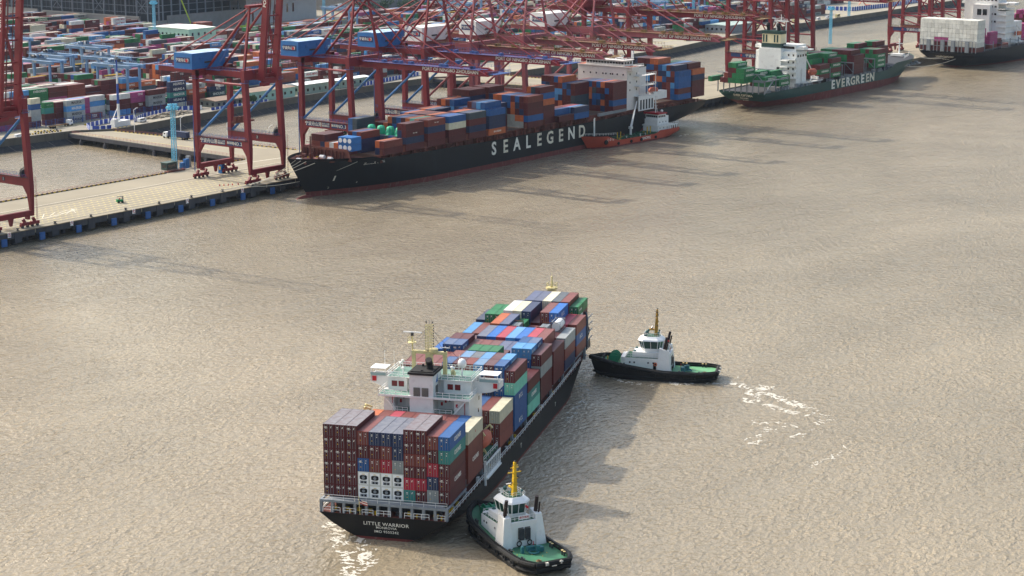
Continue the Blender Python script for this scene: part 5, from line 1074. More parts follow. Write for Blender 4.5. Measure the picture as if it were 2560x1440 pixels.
# ------------------------------------------------------------ quay cranes
def make_crane(x,kind,no,label):
    """kind: 'raised','blue','white','tall' ; local y=0 at waterside rail, z=0 on quay"""
    tall=kind=='tall'; red=CRED if kind in('raised','blue','tall') else CPINK; brace=BLUEP if kind in('raised','blue') else red; hr=CBLUE if kind in('raised','blue') else paint('handrail_yellow','#7d6238',.6,.25)
    W=20.0; Z=43.0+(8 if tall else 0); t=empty('quay_crane',(x,35,5),0,label,'crane','red quay cranes along the berths')
    H=Z+5
    # legs
    for lx in (0,W):
        g=MB(); g.beam((lx,0,4),(lx,.4,14.5),1.1,1.1,w2=2.1,h2=2.1,up=(0,1,0)); g.beam((lx,.4,14.5),(lx,2,Z+3),2.1,2.1,up=(0,1,0)); link('leg',g,[red],t)
        g=MB(); g.beam((lx,30,4),(lx,30,14.5),1.1,1.1,w2=2.0,h2=2.0,up=(0,1,0)); g.beam((lx,30,14.5),(lx,30,Z+3),2.0,2.0,up=(0,1,0)); link('leg',g,[red],t)
    for y in (0,30):
        g=MB(); g.beam((-.2,y,5.2),(W+.2,y,5.2),1.5,2.0); 
        for s in (2.2,W-2.2): g.beam((s,y,4.2),(s,y,3.0),1.8,1.0)
        g.beam((W/2,y,4.2),(W/2,y,1.5),2.2,.8,w2=.8,h2=.8,up=(0,1,0)); link('sill_beam',g,[red],t)
        for bx in (-1.0,3.6,W-3.6,W+1.0):
            g=MB(); g.box(bx-1.9,bx+1.9,y-.55,y+.55,.9,2.0); g.beam((bx,y,2.0),(bx+(.9 if bx<W/2 else -.9),y,3.4),.9,.9); 
            for s in (-1.2,1.2): g.tube((bx+s,y-.35,.5),(bx+s,y+.35,.5),.5,10,1)
            g.box(bx-2.2,bx-1.9,y-.4,y+.4,.7,1.5); link('wheel_bogie',g,[red,DKSTEEL],t)
    for lx in (0,W):
        g=MB(); g.box(lx-.8,lx+.8,.6,30,14.8,18.2); g.slab([(lx-.8,1,14.8),(lx-.8,3.6,14.8),(lx-.8,1,11.2)],(1.6,0,0)); g.slab([(lx-.8,29,14.8),(lx-.8,29,11.2),(lx-.8,26.4,14.8)],(1.6,0,0)); link('portal_beam',g,[red],t)
        g=MB(); g.box(lx-1.5,lx-.8,0,31,18.1,18.2,1); g.rail([(lx-1.5,.6,18.2),(lx-1.5,31,18.2)],1.1,.08,step=2); g.rail([(lx+.8,.6,18.2),(lx+.8,30,18.2)],1.1,.08,step=2); link('walkway',g,[hr,DKSTEEL],t)
        if not tall: g=MB(); g.tube((lx,28.9,18.6),(lx,3,Z-3),.55,10); link('diagonal_brace',g,[brace],t)
        else:
            g=MB(); 
            for z0,z1 in ((18,26),(34,42)): g.tube((lx,29,z0+8),(lx,2,z0),.4,8)
            g.tube((lx,29.5,26),(lx,1.5,26),.45,8); g.tube((lx,29,28),(lx,15,Z-3),.4,8); g.tube((lx,2,28),(lx,15,Z-3),.4,8); link('diagonal_brace',g,[brace],t)
        g=MB(); g.tube((lx,2.5,Z-2.0),(lx,29.5,Z-2.0),.5,10); link('tie_pipe',g,[brace if brace!=BLUEP else red],t)
    if not tall:
        g=MB(); g.rail([(W-1,2.0,18.2)]*1+[(W-1.0,9,18.2)],0.1,.1); 
        g=MB(); c=(W+.0,3.6,19.6); g.torus(c,1.7,.16,'y',18,5,1); g.tube((c[0],c[1]-.3,c[2]),(c[0],c[1]+.3,c[2]),1.25,16,1)
        for i in range(12): an=2*math.pi*i/12; g.beam((c[0]+1.2*math.cos(an),c[1],c[2]+1.2*math.sin(an)),(c[0]+2.2*math.cos(an),c[1],c[2]+2.2*math.sin(an)),.1,.1,1)
        g.box(c[0]-1.2,c[0]+1.2,c[1]-.8,c[1]+.8,18.2,19.0,0); link('cable_reel',g,[red,paint('reel_dark','#24303c',.5,.1)],t)
    # upper frame
    g=MB(); g.box(-1.2,W+1.2,1.0,3.0,Z,Z+4); g.box(-1.2,W+1.2,29.0,31.0,Z,Z+3.4); link('cross_beam',g,[red],t)
    g=MB(); 
    for lx in (-.0,W): g.box(lx-1.5,lx+1.5,.4,3.6,Z-1.2,Z-1.05); g.rail([(lx-1.5,.4,Z-1.05),(lx+1.5,.4,Z-1.05),(lx+1.5,3.6,Z-1.05)],1.1,.08); g.box(lx-1.4,lx+1.4,28.6,31.4,Z-1.0,Z-.9); g.rail([(lx-1.4,28.6,Z-.9),(lx-1.4,31.4,Z-.9)],1.1,.08)
    g.rail([(-1,1,Z+4),(W+1,1,Z+4)],1.2,.09,step=1.6); g.rail([(-1,29,Z+3.4),(W+1,29,Z+3.4)],1.2,.09,step=1.6); link('platform',g,[hr],t)
    for s in (-4,4):
        g=MB(); g.box(W/2+s-.6,W/2+s+.6,-2.5,57.5,Z+.2,Z+2.6); link('trolley_girder',g,[red],t)
    g=MB(); 
    for y in (40,48,56.5): g.box(W/2-4,W/2+4,y-.4,y+.4,Z+.6,Z+1.8)
    link('girder_tie',g,[red],t)
    g=MB(); g.box(W/2-6.3,W/2-4.7,20,58,Z+2.5,Z+2.6); g.rail([(W/2-6.3,20,Z+2.6),(W/2-6.3,58,Z+2.6),(W/2+6.3,58,Z+2.6),(W/2+6.3,30,Z+2.6)],1.2,.09,step=1.6); g.rail([(W/2-6.3,0,Z+2.6),(W/2-6.3,20,Z+2.6)],1.2,.08)
    rr=random.Random(no)
    for i in range(14): y=rr.uniform(34,57); g.beam((W/2-4.6,y,Z+.2),(W/2-4.6,y,Z-rr.uniform(2,4.5)),.1,.1,1)
    for i in range(22): y=rr.uniform(3,28); g.beam((W/2-3.2,y,Z+.4),(W/2-3.2,y,Z-rr.uniform(.8,2.6)),.1,.1,1)
    link('girder_walkway',g,[hr,DKSTEEL],t)
    # machinery house, lying across
    hc=BLUEP if kind in('raised','blue') else (WHITE if kind=='white' else CRED)
    g=MB(); g.box(-3.8,15.6,28,38.5,Z+3.0,Z+9.6); g.slab([(-3.8,28,Z+9.6),(-3.8,38.5,Z+9.6),(-3.8,33.2,Z+10.1)],(19.4,0,0),1); g.box(-4,15.8,27.8,38.7,Z+2.7,Z+3.05,2)
    mh=link('machinery_house',g,[hc,paint('house_roof','#a9c4dc',.5,.15,.4) if hc==BLUEP else WHITE,red],t)
    if not tall:
        g=MB(); g.box(-3.9,-3.8,29.2,37.0,Z+5.4,Z+7.9,0); sg=link('sign_board',g,[paint('sign_blue','#1b3566',.5,.1)],mh)
        text('宁波舟山港',1.1,(-3.93,33.6,Z+6.6),(0,-1,0),(0,0,1),LETW,sg); g=MB(); g.tube((-3.9,31.0,Z+6.6),(-3.98,31.0,Z+6.6),.7,10); link('sign_emblem',g,[paint('signal_red','#b3202a',.5,.1)],sg)
        g=MB(); g.box(1,2.4,27.7,28,Z+6.5,Z+7.7); g.box(8,9.4,27.7,28,Z+7,Z+8.2); g.box(3.4,7.5,27.8,28,Z+5.2,Z+5.9,1); link('wall_vent',g,[hc,DKSTEEL],mh)
        g=MB(); g.box(16.5,21,30,36,Z+2.8,Z+3.0); g.box(18,21,31,34.5,Z+6.2,Z+9.2,1); g.beam((19.5,32.5,Z+3),(19.5,32.5,Z+6.2),1,1,0); link('service_crane',g,[red,hc],t)
        # portal sign on the near beam
        g=MB(); 
        for y0,y1 in ((18.5,27),(13.2,17.6),(8.6,12),(3.9,8)): g.box(-.9,-.8,y0,y1,15.5,17.6)
        sg=link('sign_board',g,[paint('sign_blue','#1f4a94',.5,.1)],t)
        text('宁波舟山港',1.45,(-.93,22.7,16.5),(0,-1,0),(0,0,1),LETW,sg); text('北仑二公司',.62,(-.93,15.4,17.0),(0,-1,0),(0,0,1),LETW,sg); text('集装箱码头',.62,(-.93,15.4,16.1),(0,-1,0),(0,0,1),LETW,sg); text('集装箱',.9,(-.93,10.3,16.6),(0,-1,0),(0,0,1),LETW,sg); text(f'NO. {no}',1.4,(-.93,6,16.5),(0,-1,0),(0,0,1),LETW,sg)
        g=MB(); g.tube((W-.8,14,16.5),(W-.9,14,16.5),.8,12); s2=link('number_disc',g,[paint('disc_dark','#27364a',.5,.1)],t); text(str(no),1.1,(W-.94,14,16.5),(0,-1,0),(0,0,1),LETW,s2)
    else:
        g=MB(); g.box(-.9,-.8,3,27,15.7,17.8); sg=link('sign_board',g,[paint('sign_blue','#1f3a74',.5,.1)],t); text('宁波舟山港',1.5,(-.93,12,16.7),(0,-1,0),(0,0,1),LETW,sg)
        g=MB(); g.tube((-.9,20,16.7),(-.96,20,16.7),.7,10); link('sign_emblem',g,[paint('signal_red','#b3202a',.5,.1)],sg)
    # A-frame
    A=Z+29; ya=3.2
    for s,lx in ((-4.6,0),(4.6,W)):
        g=MB(); g.beam((lx,2,Z+4),(W/2+s,ya,A),1.0,1.0,w2=.8,h2=.8,up=(0,1,0)); link('mast_leg',g,[red],t)
        g=MB(); g.tube((W/2+s,28,Z+3),(W/2+s*.9,ya+.4,A-1),.55,10); link('mast_leg',g,[red],t)
        g=MB(); g.tube((W/2+s*.95,57,Z+3),(W/2+s*.8,ya+1,A),.3,8); link('tie_rod',g,[red],t)
    g=MB(); g.box(W/2-6,W/2+6,ya-1.2,ya+1.6,A,A+1.0); g.beam((W/2-4.6,ya,A-12),(W/2+4.6,ya,A-12),.5); g.box(W/2-5,W/2+5,ya-1.8,ya+2.2,A+1,A+1.1); g.rail([(W/2-5,ya-1.8,A+1.1),(W/2+5,ya-1.8,A+1.1),(W/2+5,ya+2.2,A+1.1)],1.1,.09); link('mast_head',g,[red],t)
    g=MB(); stair(g,(W/2-3.2,22,Z+6),(W/2-3.2,15,Z+15),.8); stair(g,(W/2-3.2,15,Z+15),(W/2-3.2,9,Z+24),.8); link('mast_stairs',g,[hr],t)
    def boom(up):
        ys=(-2,-65.5) ; L_=66
        for s in (-4,4):
            g=MB()
            if up:
                p=Vector((W/2+s,-1.8,Z-.5)); q=p+Vector((0,-7.0,60)); g.beam(p,q,1.3,2.8,up=(0,1,0))
            else:
                g.box(W/2+s-.6,W/2+s+.6,-63.0,-2.3,Z-.2,Z+2.5); g.slab([(W/2+s-.6,-63,Z-.2),(W/2+s-.6,-69.5,Z-.2),(W/2+s-.6,-69.5,Z+.1),(W/2+s-.6,-63,Z+2.5)],(1.2,0,0))
            link('boom_girder',g,[red],t)
        g=MB()
        if up:
            for k in range(7):
                y=-1.8-.117*k*8.0; z=Z+2+k*8; g.beam((W/2-4,y,z),(W/2+4,y,z),.5,.5); 
                g.beam((W/2-4,y,z),(W/2-1,y-.8,z+8),.18,.18,1); g.beam((W/2+1.2,y,z),(W/2+1.6,y-.9,z+8),.25,.25,1); g.beam((W/2-1,y,z),(W/2-1.0,y-.9,z+8),.4,.3,1)
            link('boom_bracing',g,[red,paint('dark_red_steel','#5a2226',.6,.2)],t)
            text('PORT OF NINGBO ZHOUSHAN',1.6,(W/2-4.67,-1.8-.117*45,Z+45),(0,-.117,1),(0,1,.117),LETW,t,bold=.025)
        else:
            for y in range(-8,-69,-10): g.box(W/2-4,W/2+4,y-.4,y+.4,Z+.4,Z+1.6)
            g.box(W/2-3.4,W/2-2.2,-68,-3,Z+2.5,Z+2.6,1); g.rail([(W/2-5.2,-2,Z+2.5),(W/2-5.2,-66,Z+2.5)],1.2,.09,m=1,step=1.7); g.rail([(W/2+5.2,-2,Z+2.5),(W/2+5.2,-69,Z+2.5)],1.2,.09,m=1,step=1.7)
            g.box(W/2-6,W/2-4.6,-66,-2,Z+2.4,Z+2.5,1); g.box(W/2-3,W/2+8,-72,-66,Z+.5,Z+.7,1); g.rail([(W/2-3,-66,Z+.7),(W/2-3,-72,Z+.7),(W/2+8,-72,Z+.7),(W/2+8,-66,Z+.7)],1.2,.1,m=1,step=1.4)
            for k in range(8): yy=rr.uniform(-64,-6); g.box(W/2-4.5,W/2-2.5,yy,yy+1.6,Z+2.6,Z+3.6,1)
            link('boom_walkway',g,[red,hr],t)
            g=MB(); g.box(W/2-4.62,W/2-4.6,-62.9,-36,Z-.15,Z+2.45); link('boom_name_panel',g,[paint('name_panel_red','#8a1f34',.5,.12)],t)
            text('PORT OF NINGBO ZHOUSHAN',1.55,(W/2-4.66,-49.5,Z+1.15),(0,-1,0),(0,0,1),LETW,t,bold=.025)
            for s in (-4,4):
                g=MB(); g.tube((W/2+s*.9,ya,A),(W/2+s,-56,Z+2.4),.32,8); link('tie_rod',g,[red],t)
                g=MB(); g.tube((W/2+s*.9,ya,A-1),(W/2+s,-26,Z+2.4),.3,8); link('tie_rod',g,[red],t)
            g=MB()
            for s in (-2,2): g.tube((W/2+s,ya,A),(W/2+s,-40,Z+2.6),.07,4,cap=False)
            link('hoist_rope',g,[DKSTEEL],t)
    boom(kind=='raised')
    if kind=='raised':
        g=MB(); g.box(W/2-4,W/2+4,-3,-1.5,Z-1.5,Z+.6); g.box(W/2-5.5,W/2-2,-4.5,-2,Z-2.4,Z-1.0); link('boom_hinge',g,[red],t)
    # trolley and cab
    ty={'raised':22,'blue':14,'white':-20,'tall':10}[kind]; g=MB(); g.box(W/2-4,W/2+4,ty-3,ty+3,Z-1.0,Z-.1); g.box(W/2-5.8,W/2-3.6,ty-2,ty+1,Z-4.2,Z-1.2,1); link('trolley',g,[DKSTEEL,WHITE],t)
    if no==2:
        g=MB(); g.box(6,18,14.2,15.8,23.5,24.2); 
        for i in range(4): g.box(7+i*2.4,8.6+i*2.4,14.2,15.8,24.2,26.2)
        for xx in (8,16): g.tube((xx,15,26),(W/2,ty,Z-1),.05,4,cap=False)
        link('spreader',g,[DRED],t)
    g=MB(); g.rail([(W+.9,-1.2,4.5),(W+.9,-1.2,4.6)],.1,.1); 
    for z in range(3,18): g.box(W+1.0,W+1.5,-1.3,-1.2,z,z+.08)
    g.beam((W+1.0,-1.25,2.5),(W+1.0,-1.25,18.5),.08); g.beam((W+1.5,-1.25,2.5),(W+1.5,-1.25,18.5),.08); link('ladder',g,[red],t)
    if kind in('raised','blue'):
        g=MB(); g.beam((-1.0,31.2,3),(-1.0,31.2,30),.3,.3); link('cable_duct',g,[CBLUE],t)
    return t
CR=[(-193.5,'raised',1,'red crane nearest the camera, only its seaward far side in view, boom raised'),(-58.5,'raised',2,'red crane numbered 2 with blue machinery house and boom raised'),(6.5,'blue',3,'red crane numbered 3 with blue machinery house and lowered boom'),(58.5,'blue',4,'second lowered-boom red crane from the left with blue house and braces'),(93,'white',5,'faded red crane with white machinery house, third lowered boom from the left'),(135,'white',6,'faded red crane with white house, its boom tip over the white ship bridge'),(194.5,'white',7,'faded red crane whose boom hangs before the left legs of the tall crane'),(228,'tall',8,'tall dark red crane with its boom just left of the green ship tower'),(378.5,'tall',9,'tall red crane standing directly behind the green ship tower'),(410,'tall',10,'tall red crane standing behind the forward containers of the green ship'),(594.7,'tall',11,'tall red crane left of the white container block at the far ship'),(641,'tall',12,'rightmost red crane behind the far black ship tower')]
for x,k,n_,lab in CR: make_crane(x,k,n_,lab)
# hanging spreader with the green box
t=empty('shipping_container',(11,53.5,15.0),0,'dark green container marked ZGL hanging from a spreader under the third crane','container'); t2_=link('container_box',cont_mesh(12.19,2.59),[CM],t); t2_.color=(*lin('#23473c'),.2); text('Z G L',1.3,(8.2,-.03,1.3),(1,0,0),(0,0,1),LETW,t,bold=.02)
t=empty('container_spreader',(17,54.7,17.6),0,'dark red spreader gripping the green hanging container','spreader'); g=MB(); g.box(-6,6,-1.1,1.1,0,.7); 
for i in range(5): g.tube((-4+i*2,-.5,1.6),(-4+i*2,.5,1.6),.8,10)
g.box(-4.5,4.5,-.3,.3,.7,1.5); link('headblock',g,[DRED],t); g=MB()
for xx in (-3,3):
    for yy in (-.8,.8): g.tube((xx,yy,1.5),(xx,yy,29),.04,4,cap=False)
link('hoist_rope',g,[DKSTEEL],t)
# ------------------------------------------------------------ yard gantries
def make_rtg(x,y,label):
    """x,y = near-left foot; spans 23.5 m in +y, wheelbase 9 m in +x"""
    t=empty('yard_gantry_crane',(x,y,5),0,label,'gantry crane','blue gantry cranes in the yard'); H=19.5
    for yy in (0,23.5):
        for xx in (0,9): g=MB(); g.beam((xx,yy,1.6),(xx,yy,H),1.1,1.1); link('leg',g,[RTGB],t)
        g=MB(); g.box(-1.5,10.5,yy-.6,yy+.6,1.0,2.0); 
        for xx in (0,2,7,9): g.tube((xx,yy-.45,.75),(xx,yy+.45,.75),.75,10,1)
        g.box(2,7,yy-1.8,yy-.6,1.6,4.2,2); link('wheel_beam',g,[RTGB,RUB,WHITE],t)
    for xx in (0,9): g=MB(); g.box(xx-.6,xx+.6,-3.0,27,H-.6,H+1.2); link('main_beam',g,[RTGB],t)
    g=MB(); g.box(-.3,9.3,-1.0,0,H,H+.8); g.box(-.3,9.3,24,25,H,H+.8); 
    for xx in (-1.6,10.6): g.box(xx-.5,xx+.5,-3,27,H+1.1,H+1.25,1); g.rail([(xx,-3,H+1.25),(xx,27,H+1.25)],1.2,.1,m=1,step=1.4)
    stair(g,(0,25.8,2),(0,25.8,3),.1); g.beam((10.2,24.5,3),(10.2,26.8,H),.5,.5,1); link('walkway',g,[RTGB,paint('gantry_rail_grey','#8aa0b4',.6,.2)],t)
    rr=random.Random(int(x)); ty=rr.uniform(13,19)
    g=MB(); g.box(.5,8.5,ty-3,ty+4,H+1.2,H+1.8); 
    for i in range(9): a=rr.uniform(.8,7); b=ty-3+rr.uniform(0,5.5); g.box(a,a+rr.uniform(.6,1.6),b,b+rr.uniform(.6,1.5),H+1.8,H+2.2+rr.uniform(.4,1.8),rr.choice((0,1,2)))
    for i in range(3): g.tube((2+i*2.2,ty-1,H+2.8),(2+i*2.2,ty+1,H+2.8),.9,10,rr.choice((0,1)))
    g.box(3,6,ty-5.5,ty-3.2,H-2.6,H-.3,2); link('trolley',g,[paint('trolley_grey_blue','#4e6a86',.6,.25),DKSTEEL,WHITE],t)
    g=MB(); z=rr.uniform(9,14); g.box(-1.5,10.5,ty,ty+1.6,z,z+.5); 
    for xx in (1,8): g.tube((xx,ty+.8,z),(xx,ty+.8,H+1),.05,4,cap=False)
    link('spreader',g,[YEL],t); g=MB(); text('宁波港',.9,(-.65,12,H+.3),(0,-1,0),(0,0,1),LETW,t)
    return t
rt=[(98,276,'front blue gantry crane left of the white and blue mast, over the container rows'),(120,309,'blue gantry crane behind the blue crane house, third row of the yard'),(88,327,'blue gantry crane nearest the left red boom'),(112,345,'blue gantry crane just behind the leftmost one'),(158,366,'blue gantry crane in the middle rows left of the tall light mast'),(165,445,'tall-looking blue gantry crane at the top left, behind the left red boom'),(205,520,'blue gantry crane furthest back at the top left'),(585,276,'blue gantry crane seen between the red booms, middle right yard'),(662,292,'blue gantry crane left of the green ship tower'),(735,300,'blue gantry crane behind the tall cranes at right'),(840,276,'blue gantry crane beside the tall brown stacks at top right'),(560,400,'distant blue gantry crane at top centre right'),(640,430,'distant blue gantry crane at top centre, farthest back'),(470,440,'distant blue gantry crane beyond the white crane houses')]
for x,y,l in rt: make_rtg(x,y,l)
# ------------------------------------------------------------ yard container rows
ry=random.Random(31); TAKEN=[]
BIG=[ # x, y, colours bottom->top, lettering per tier, L, label
 (24,241,'GGsG',[('MAERSK',DKSTEEL),('MAERSK',DKSTEEL),('MAERSK',LETW),('MAERSK',DKSTEEL)],12.19,'stack with the sky-blue box, front yard row'),
 (12,243.7,'mmtE',[None,None,None,('· · · ·',LETW)],6.06,'stack with the dark green box left of the sky-blue one'),
 (3.5,243.7,'mGGbc',[None]*5,6.06,'five-high stack of short boxes, front left yard'),
 (80,241,'mGGm',[None,('MAERSK',DKSTEEL),('MAERSK',DKSTEEL),None],12.19,'stack right of the white and blue mast'),
 (95.5,241,'cntnn',[None,('HEUNG A',LETW),('SINOKOR',LETW),('HEUNG A',LETW),('HEUNG A',LETW)],12.19,'navy stack topped by two lettered boxes, front row'),
 (112,243.7,'rroG',[None,None,('HAPAG LLOYD',LETW),('MAERSK',DKSTEEL)],12.19,'grey-topped stack left of the second crane legs'),
 (128,243.7,'mknm',[None,('SINOLINES',LETW),('RCL',LETW),None],12.19,'stack behind the legs of the second crane'),
 (158,247,'mcbb',[None,None,None,None],12.19,'blue-topped stack over a cream box'),
 (196,250,'bbbo',[None,('SPINNAKER',LETW),None,None],12.19,'tall blue stack between the second and third cranes'),
 (211,250,'mrw',[None,None,('YANG MING',paint('letter_red','#b3283a',.5,.1))],12.19,'white-topped stack between the second and third cranes'),
 (225,250,'mrm',[None,('FLORENS',LETW),('TEX',LETW)],12.19,'three-high red stack behind the third crane'),
 (38,243.7,'r',[('TEX',LETW)],12.19,'single brown red box behind the white and blue mast'),
 (8,262,'mmwm',[None,None,('YANG MING',paint('letter_red','#b3283a',.5,.1)),None],12.19,'stack in the second yard block'),
]
for x,y,cs,tx,L,lab in BIG:
    TAKEN.append((x-1,x+L+1,y-1,y+3.4))
    for i,k in enumerate(cs):
        mass((x,y,5.02+i*2.84),0,L,2.8,ccol(k,.2))
        if i<len(tx) and tx[i]: tm.append((tx[i][0],1.35,(x+L*.55,y-.02,5.02+i*2.84+1.4),tx[i][1]))
def yard_tx(x,y,z,k,L):
    if L>10 and ry.random()<.33:
        s={'g':'EVERGREEN','w':'YANG MING','G':'MAERSK','M':'ONE','r':'TEX','m':'TEX','n':'HMM','b':'COSCO','E':'EVERGREEN','o':'HAPAG','s':'MAERSK'}.get(k)
        if s: tm.append((s,1.2,(x+L*.55,y-.02,z+1.35),LETW if k not in 'wG' else (MATS['letter_red'] if k=='w' else DKSTEEL)))
def block(x0,x1,y0,rows,hmax,dens=.9,pal='mmmmmrrrrgGnbwsMoEck'):
    x=x0
    while x<x1:
        short=ry.random()<.14; base=ry.choice((1,2,3,4,hmax,hmax))
        for r_i in range(rows):
            y=y0+r_i*2.62
            if any(a<x+6<b and c<y+1<d for a,b,c,d in TAKEN): continue
            h=max(0,min(hmax,base+ry.choice((-1,0,0,0,1)))) if ry.random()<dens else 0
            rowk=ry.choice(pal)
            for i in range(h):
                k=rowk if ry.random()<.45 else ry.choice(pal); z=5.02+i*2.7
                for xo in ((0,6.2) if short else (0,)):
                    mass((x+xo,y,z),0,6.06 if short else 12.19,2.66,ccol(k,.3))
                if not short and (r_i==0 or i>=h-1) and x<950: yard_tx(x,y,z,k,12.19)
        x+=12.75
yr=[(241.2,5),(277.5,6),(303,0),(312,6),(346,6),(371,0),(380,6),(413,6),(447,6),(480,5)]
block(-70,205,243.8,4,4,.8); block(232,300,247,5,4,.85); block(330,520,252,5,2,.5)
block(-70,780,278,6,5); block(-60,790,311,6,5); block(-40,800,345,6,5); block(0,810,379,6,5); block(40,820,413,6,4); block(90,330,448,6,5); block(370,820,448,6,4); block(130,320,482,6,5); block(360,720,482,5,3,.7); block(170,400,520,5,4); block(370,560,512,4,2,.6); block(560,800,512,5,3,.7)
block(590,700,248,5,4,.9); block(700,860,252,6,5,.95,'mmmmmmrrGn'); block(620,700,225,0,1); block(860,980,300,6,4); block(830,1100,345,6,5); block(860,1100,400,6,4); block(840,1200,460,6,4); block(700,900,555,5,3,.7); block(150,395,548,6,4); block(150,395,580,6,5); block(180,395,612,6,4); block(200,395,650,6,4); block(220,395,690,6,4)
# ------------------------------------------------------------ light masts, fence, barriers
def light_mast(x,y,z,h,label,wdt=1.5):
    t=empty('light_mast',(x,y,z),0,label,'light mast','pale blue lattice light masts'); g=MB()
    for sx in (-1,1):
        for sy in (-1,1): g.beam((sx*wdt/2,sy*wdt/2,0),(sx*wdt*.4,sy*wdt*.4,h),.28)
    n=int(h/1.8)
    for i in range(n):
        z0=h*i/n; z1=h*(i+1)/n; q=wdt/2
        for a_,b_ in (((-q,-q),(q,-q)),((q,-q),(q,q)),((-q,q),(q,q)),((-q,-q),(-q,q))): g.beam((a_[0],a_[1],z0),(b_[0],b_[1],z1),.12); g.beam((a_[0],a_[1],z1),(b_[0],b_[1],z1),.12)
    link('lattice_tower',g,[SKYB],t)
    g=MB(); g.tube((0,0,h),(0,0,h+.4),2.3,10); 
    for i in range(10): an=2*math.pi*i/10; g.box(2.4*math.cos(an)-.4,2.4*math.cos(an)+.4,2.4*math.sin(an)-.4,2.4*math.sin(an)+.4,h+.5,h+1.3); g.box(1.8*math.cos(an)-.3,1.8*math.cos(an)+.3,1.8*math.sin(an)-.3,1.8*math.sin(an)+.3,h+1.8,h+2.4)
    g.tube((0,0,h),(0,0,h+2.6),.15,6); link('floodlight_ring',g,[SKYB],t); return t
light_mast(-48.7,89.5,5,26,'pale blue lattice light mast beside a small cabin on the empty quay'); light_mast(326,494,5,30,'tall pale blue light mast in front of the grey unfinished hall'); light_mast(560,545,5,36,'tall pale blue light mast rising above the second crane house'); light_mast(628.9,127,5,24,'pale blue light mast on the quay right of the green ship tower'); light_mast(697,282,5,30,'pale blue light mast seen between tall crane legs left of green ship tower'); light_mast(856,228,5,30,'pale blue light mast near the seawall at top right'); light_mast(262,236,5,17,'pale blue lattice mast behind the third crane by the white-roofed shed'); light_mast(790,500,5,32,'pale blue mast far back at top centre right')
t=empty('quay_cabin',(-55.5,87.2,5),0,'small dark green glazed cabin on a red platform by the quay light mast','cabin'); g=MB(); g.box(0,6,0,3.6,.6,3.6); g.box(-.3,6.3,-.3,3.9,3.6,3.9); link('wall',g,[paint('cabin_green','#2f4a44',.5,.1)],t); g=MB(); g.box(.5,5.5,-.05,0,1.6,3.0); g.box(-.05,0,.5,3,1.6,3); link('window',g,[GLASS],t); g=MB(); g.box(-1.5,9,-2,-.0,0,.5); g.rail([(-1.5,-2,.5),(9,-2,.5)],.9,.08); link('platform',g,[DRED],t)
t=empty('equipment_cabinet',(-46.5,87.3,5),0,'bright blue cabinets beside the quay light mast','cabinet'); g=MB(); g.box(0,1.8,0,1.5,0,2.8); g.box(2.6,4.8,.4,2,0,4); link('cabinet_body',g,[BLUEP],t); g=MB(); g.box(5.2,6.6,1,3,0,5); link('grey_unit',g,[STEEL],t)
t=empty('yard_fence',(-70,238,5),0,'long blue mesh fence in front of the container yard','fence'); g=MB()
g.rail([(0,2.0,0),(70,.6,0),(200,-.2,0)],3.2,.12,step=4,rows=4); link('mesh_panel',g,[CBLUE],t); g=MB()
for i in range(34): g.box(i*6-.15,i*6+.15,1.5 if i<12 else .2,1.8 if i<12 else .5,0,3.6)
link('fence_post',g,[CBLUE],t)
def barrier(pts,lab,h=2.3):
    t=empty('site_hoarding',(pts[0][0],pts[0][1],5),0,lab,'barrier','blue and white hoardings'); g=MB(); i=0
    for (ax,ay),(bx,by) in zip(pts,pts[1:]):
        L_=math.hypot(bx-ax,by-ay); n=max(1,round(L_/3.6)); 
        for k in range(n):
            a=k/n;b=(k+1)/n; p=Vector((ax+(bx-ax)*a-pts[0][0],ay+(by-ay)*a-pts[0][1],h/2)); q=Vector((ax+(bx-ax)*b-pts[0][0],ay+(by-ay)*b-pts[0][1],h/2)); m=p.lerp(q,.72); g.beam(p,m,.12,h,0); g.beam(m,q,.14,h*.96,1)
    link('panel',g,[paint('hoarding_blue','#2547a0',.5,.12),WHITEC],t)
barrier([(22,206.5),(15,207.5),(13,212),(19,221),(34,225),(56,226)],'blue and white hoarding curving round the mast tower at the left bridge'); barrier([(47,217),(62,226),(80,231),(95,231),(104,226)],'blue and white hoarding round the rubble heap above the basin'); barrier([(104,219),(150,221)],'low blue and white hoarding behind the second crane legs',1.4); barrier([(236,226),(300,236)],'blue and white hoarding along the seawall behind the third crane'); barrier([(900,290),(905,250),(960,245),(1040,248)],'long blue and white hoarding on the shore at top right',3.4)
g=MB(); rr=random.Random(3)
for i in range(260):
    a=rr.uniform(0,1); x=58+a*34; y=220+rr.gauss(0,2.0)+a*4; h=1.6*math.exp(-((y-220-a*4)/2.4)**2)*math.sin(math.pi*a)**.5; s=rr.uniform(.3,1.1); g.ball((x,y,5+h+s*.1),s,5,3,sq=.6)
tag(link('rubble',g,[paint('rubble_stone','#8f8576',.95,.35,.6)]),kind='stuff')
g=MB(); rr=random.Random(5)
for a,b,n_ in (((20,204.5),(34,205.5),9),((2,221),(-20,224),14),((-8,228),(4,224),8),((24,228),(34,231),8)):
    for i in range(n_): x=a[0]+(b[0]-a[0])*i/n_; y=a[1]+(b[1]-a[1])*i/n_; g.box(x,x+.8,y,y+.5,5,5.7,i%2)
tag(link('road_blocks',g,[KY,KB]),'row of yellow and black road blocks on the yard road near the left bridge','road block')
g=MB(); rr=random.Random(12)
for x0,y0,x1,y1,w_ in ((-60,229,40,234,.5),(-60,236,120,236.5,.35),(60,233,190,236,.4),(3,120,2.5,205,.3),(20,100,17,200,.3),(295,120,292,210,.3),(325,110,326,190,.3),(640,232,900,238,.4),(330,205,560,212,.4),(330,225,600,232,.5)): g.beam((x0,y0,5.008),(x1,y1,5.008),w_,.01)
tag(link('road_markings',g,[YL]),kind='structure')
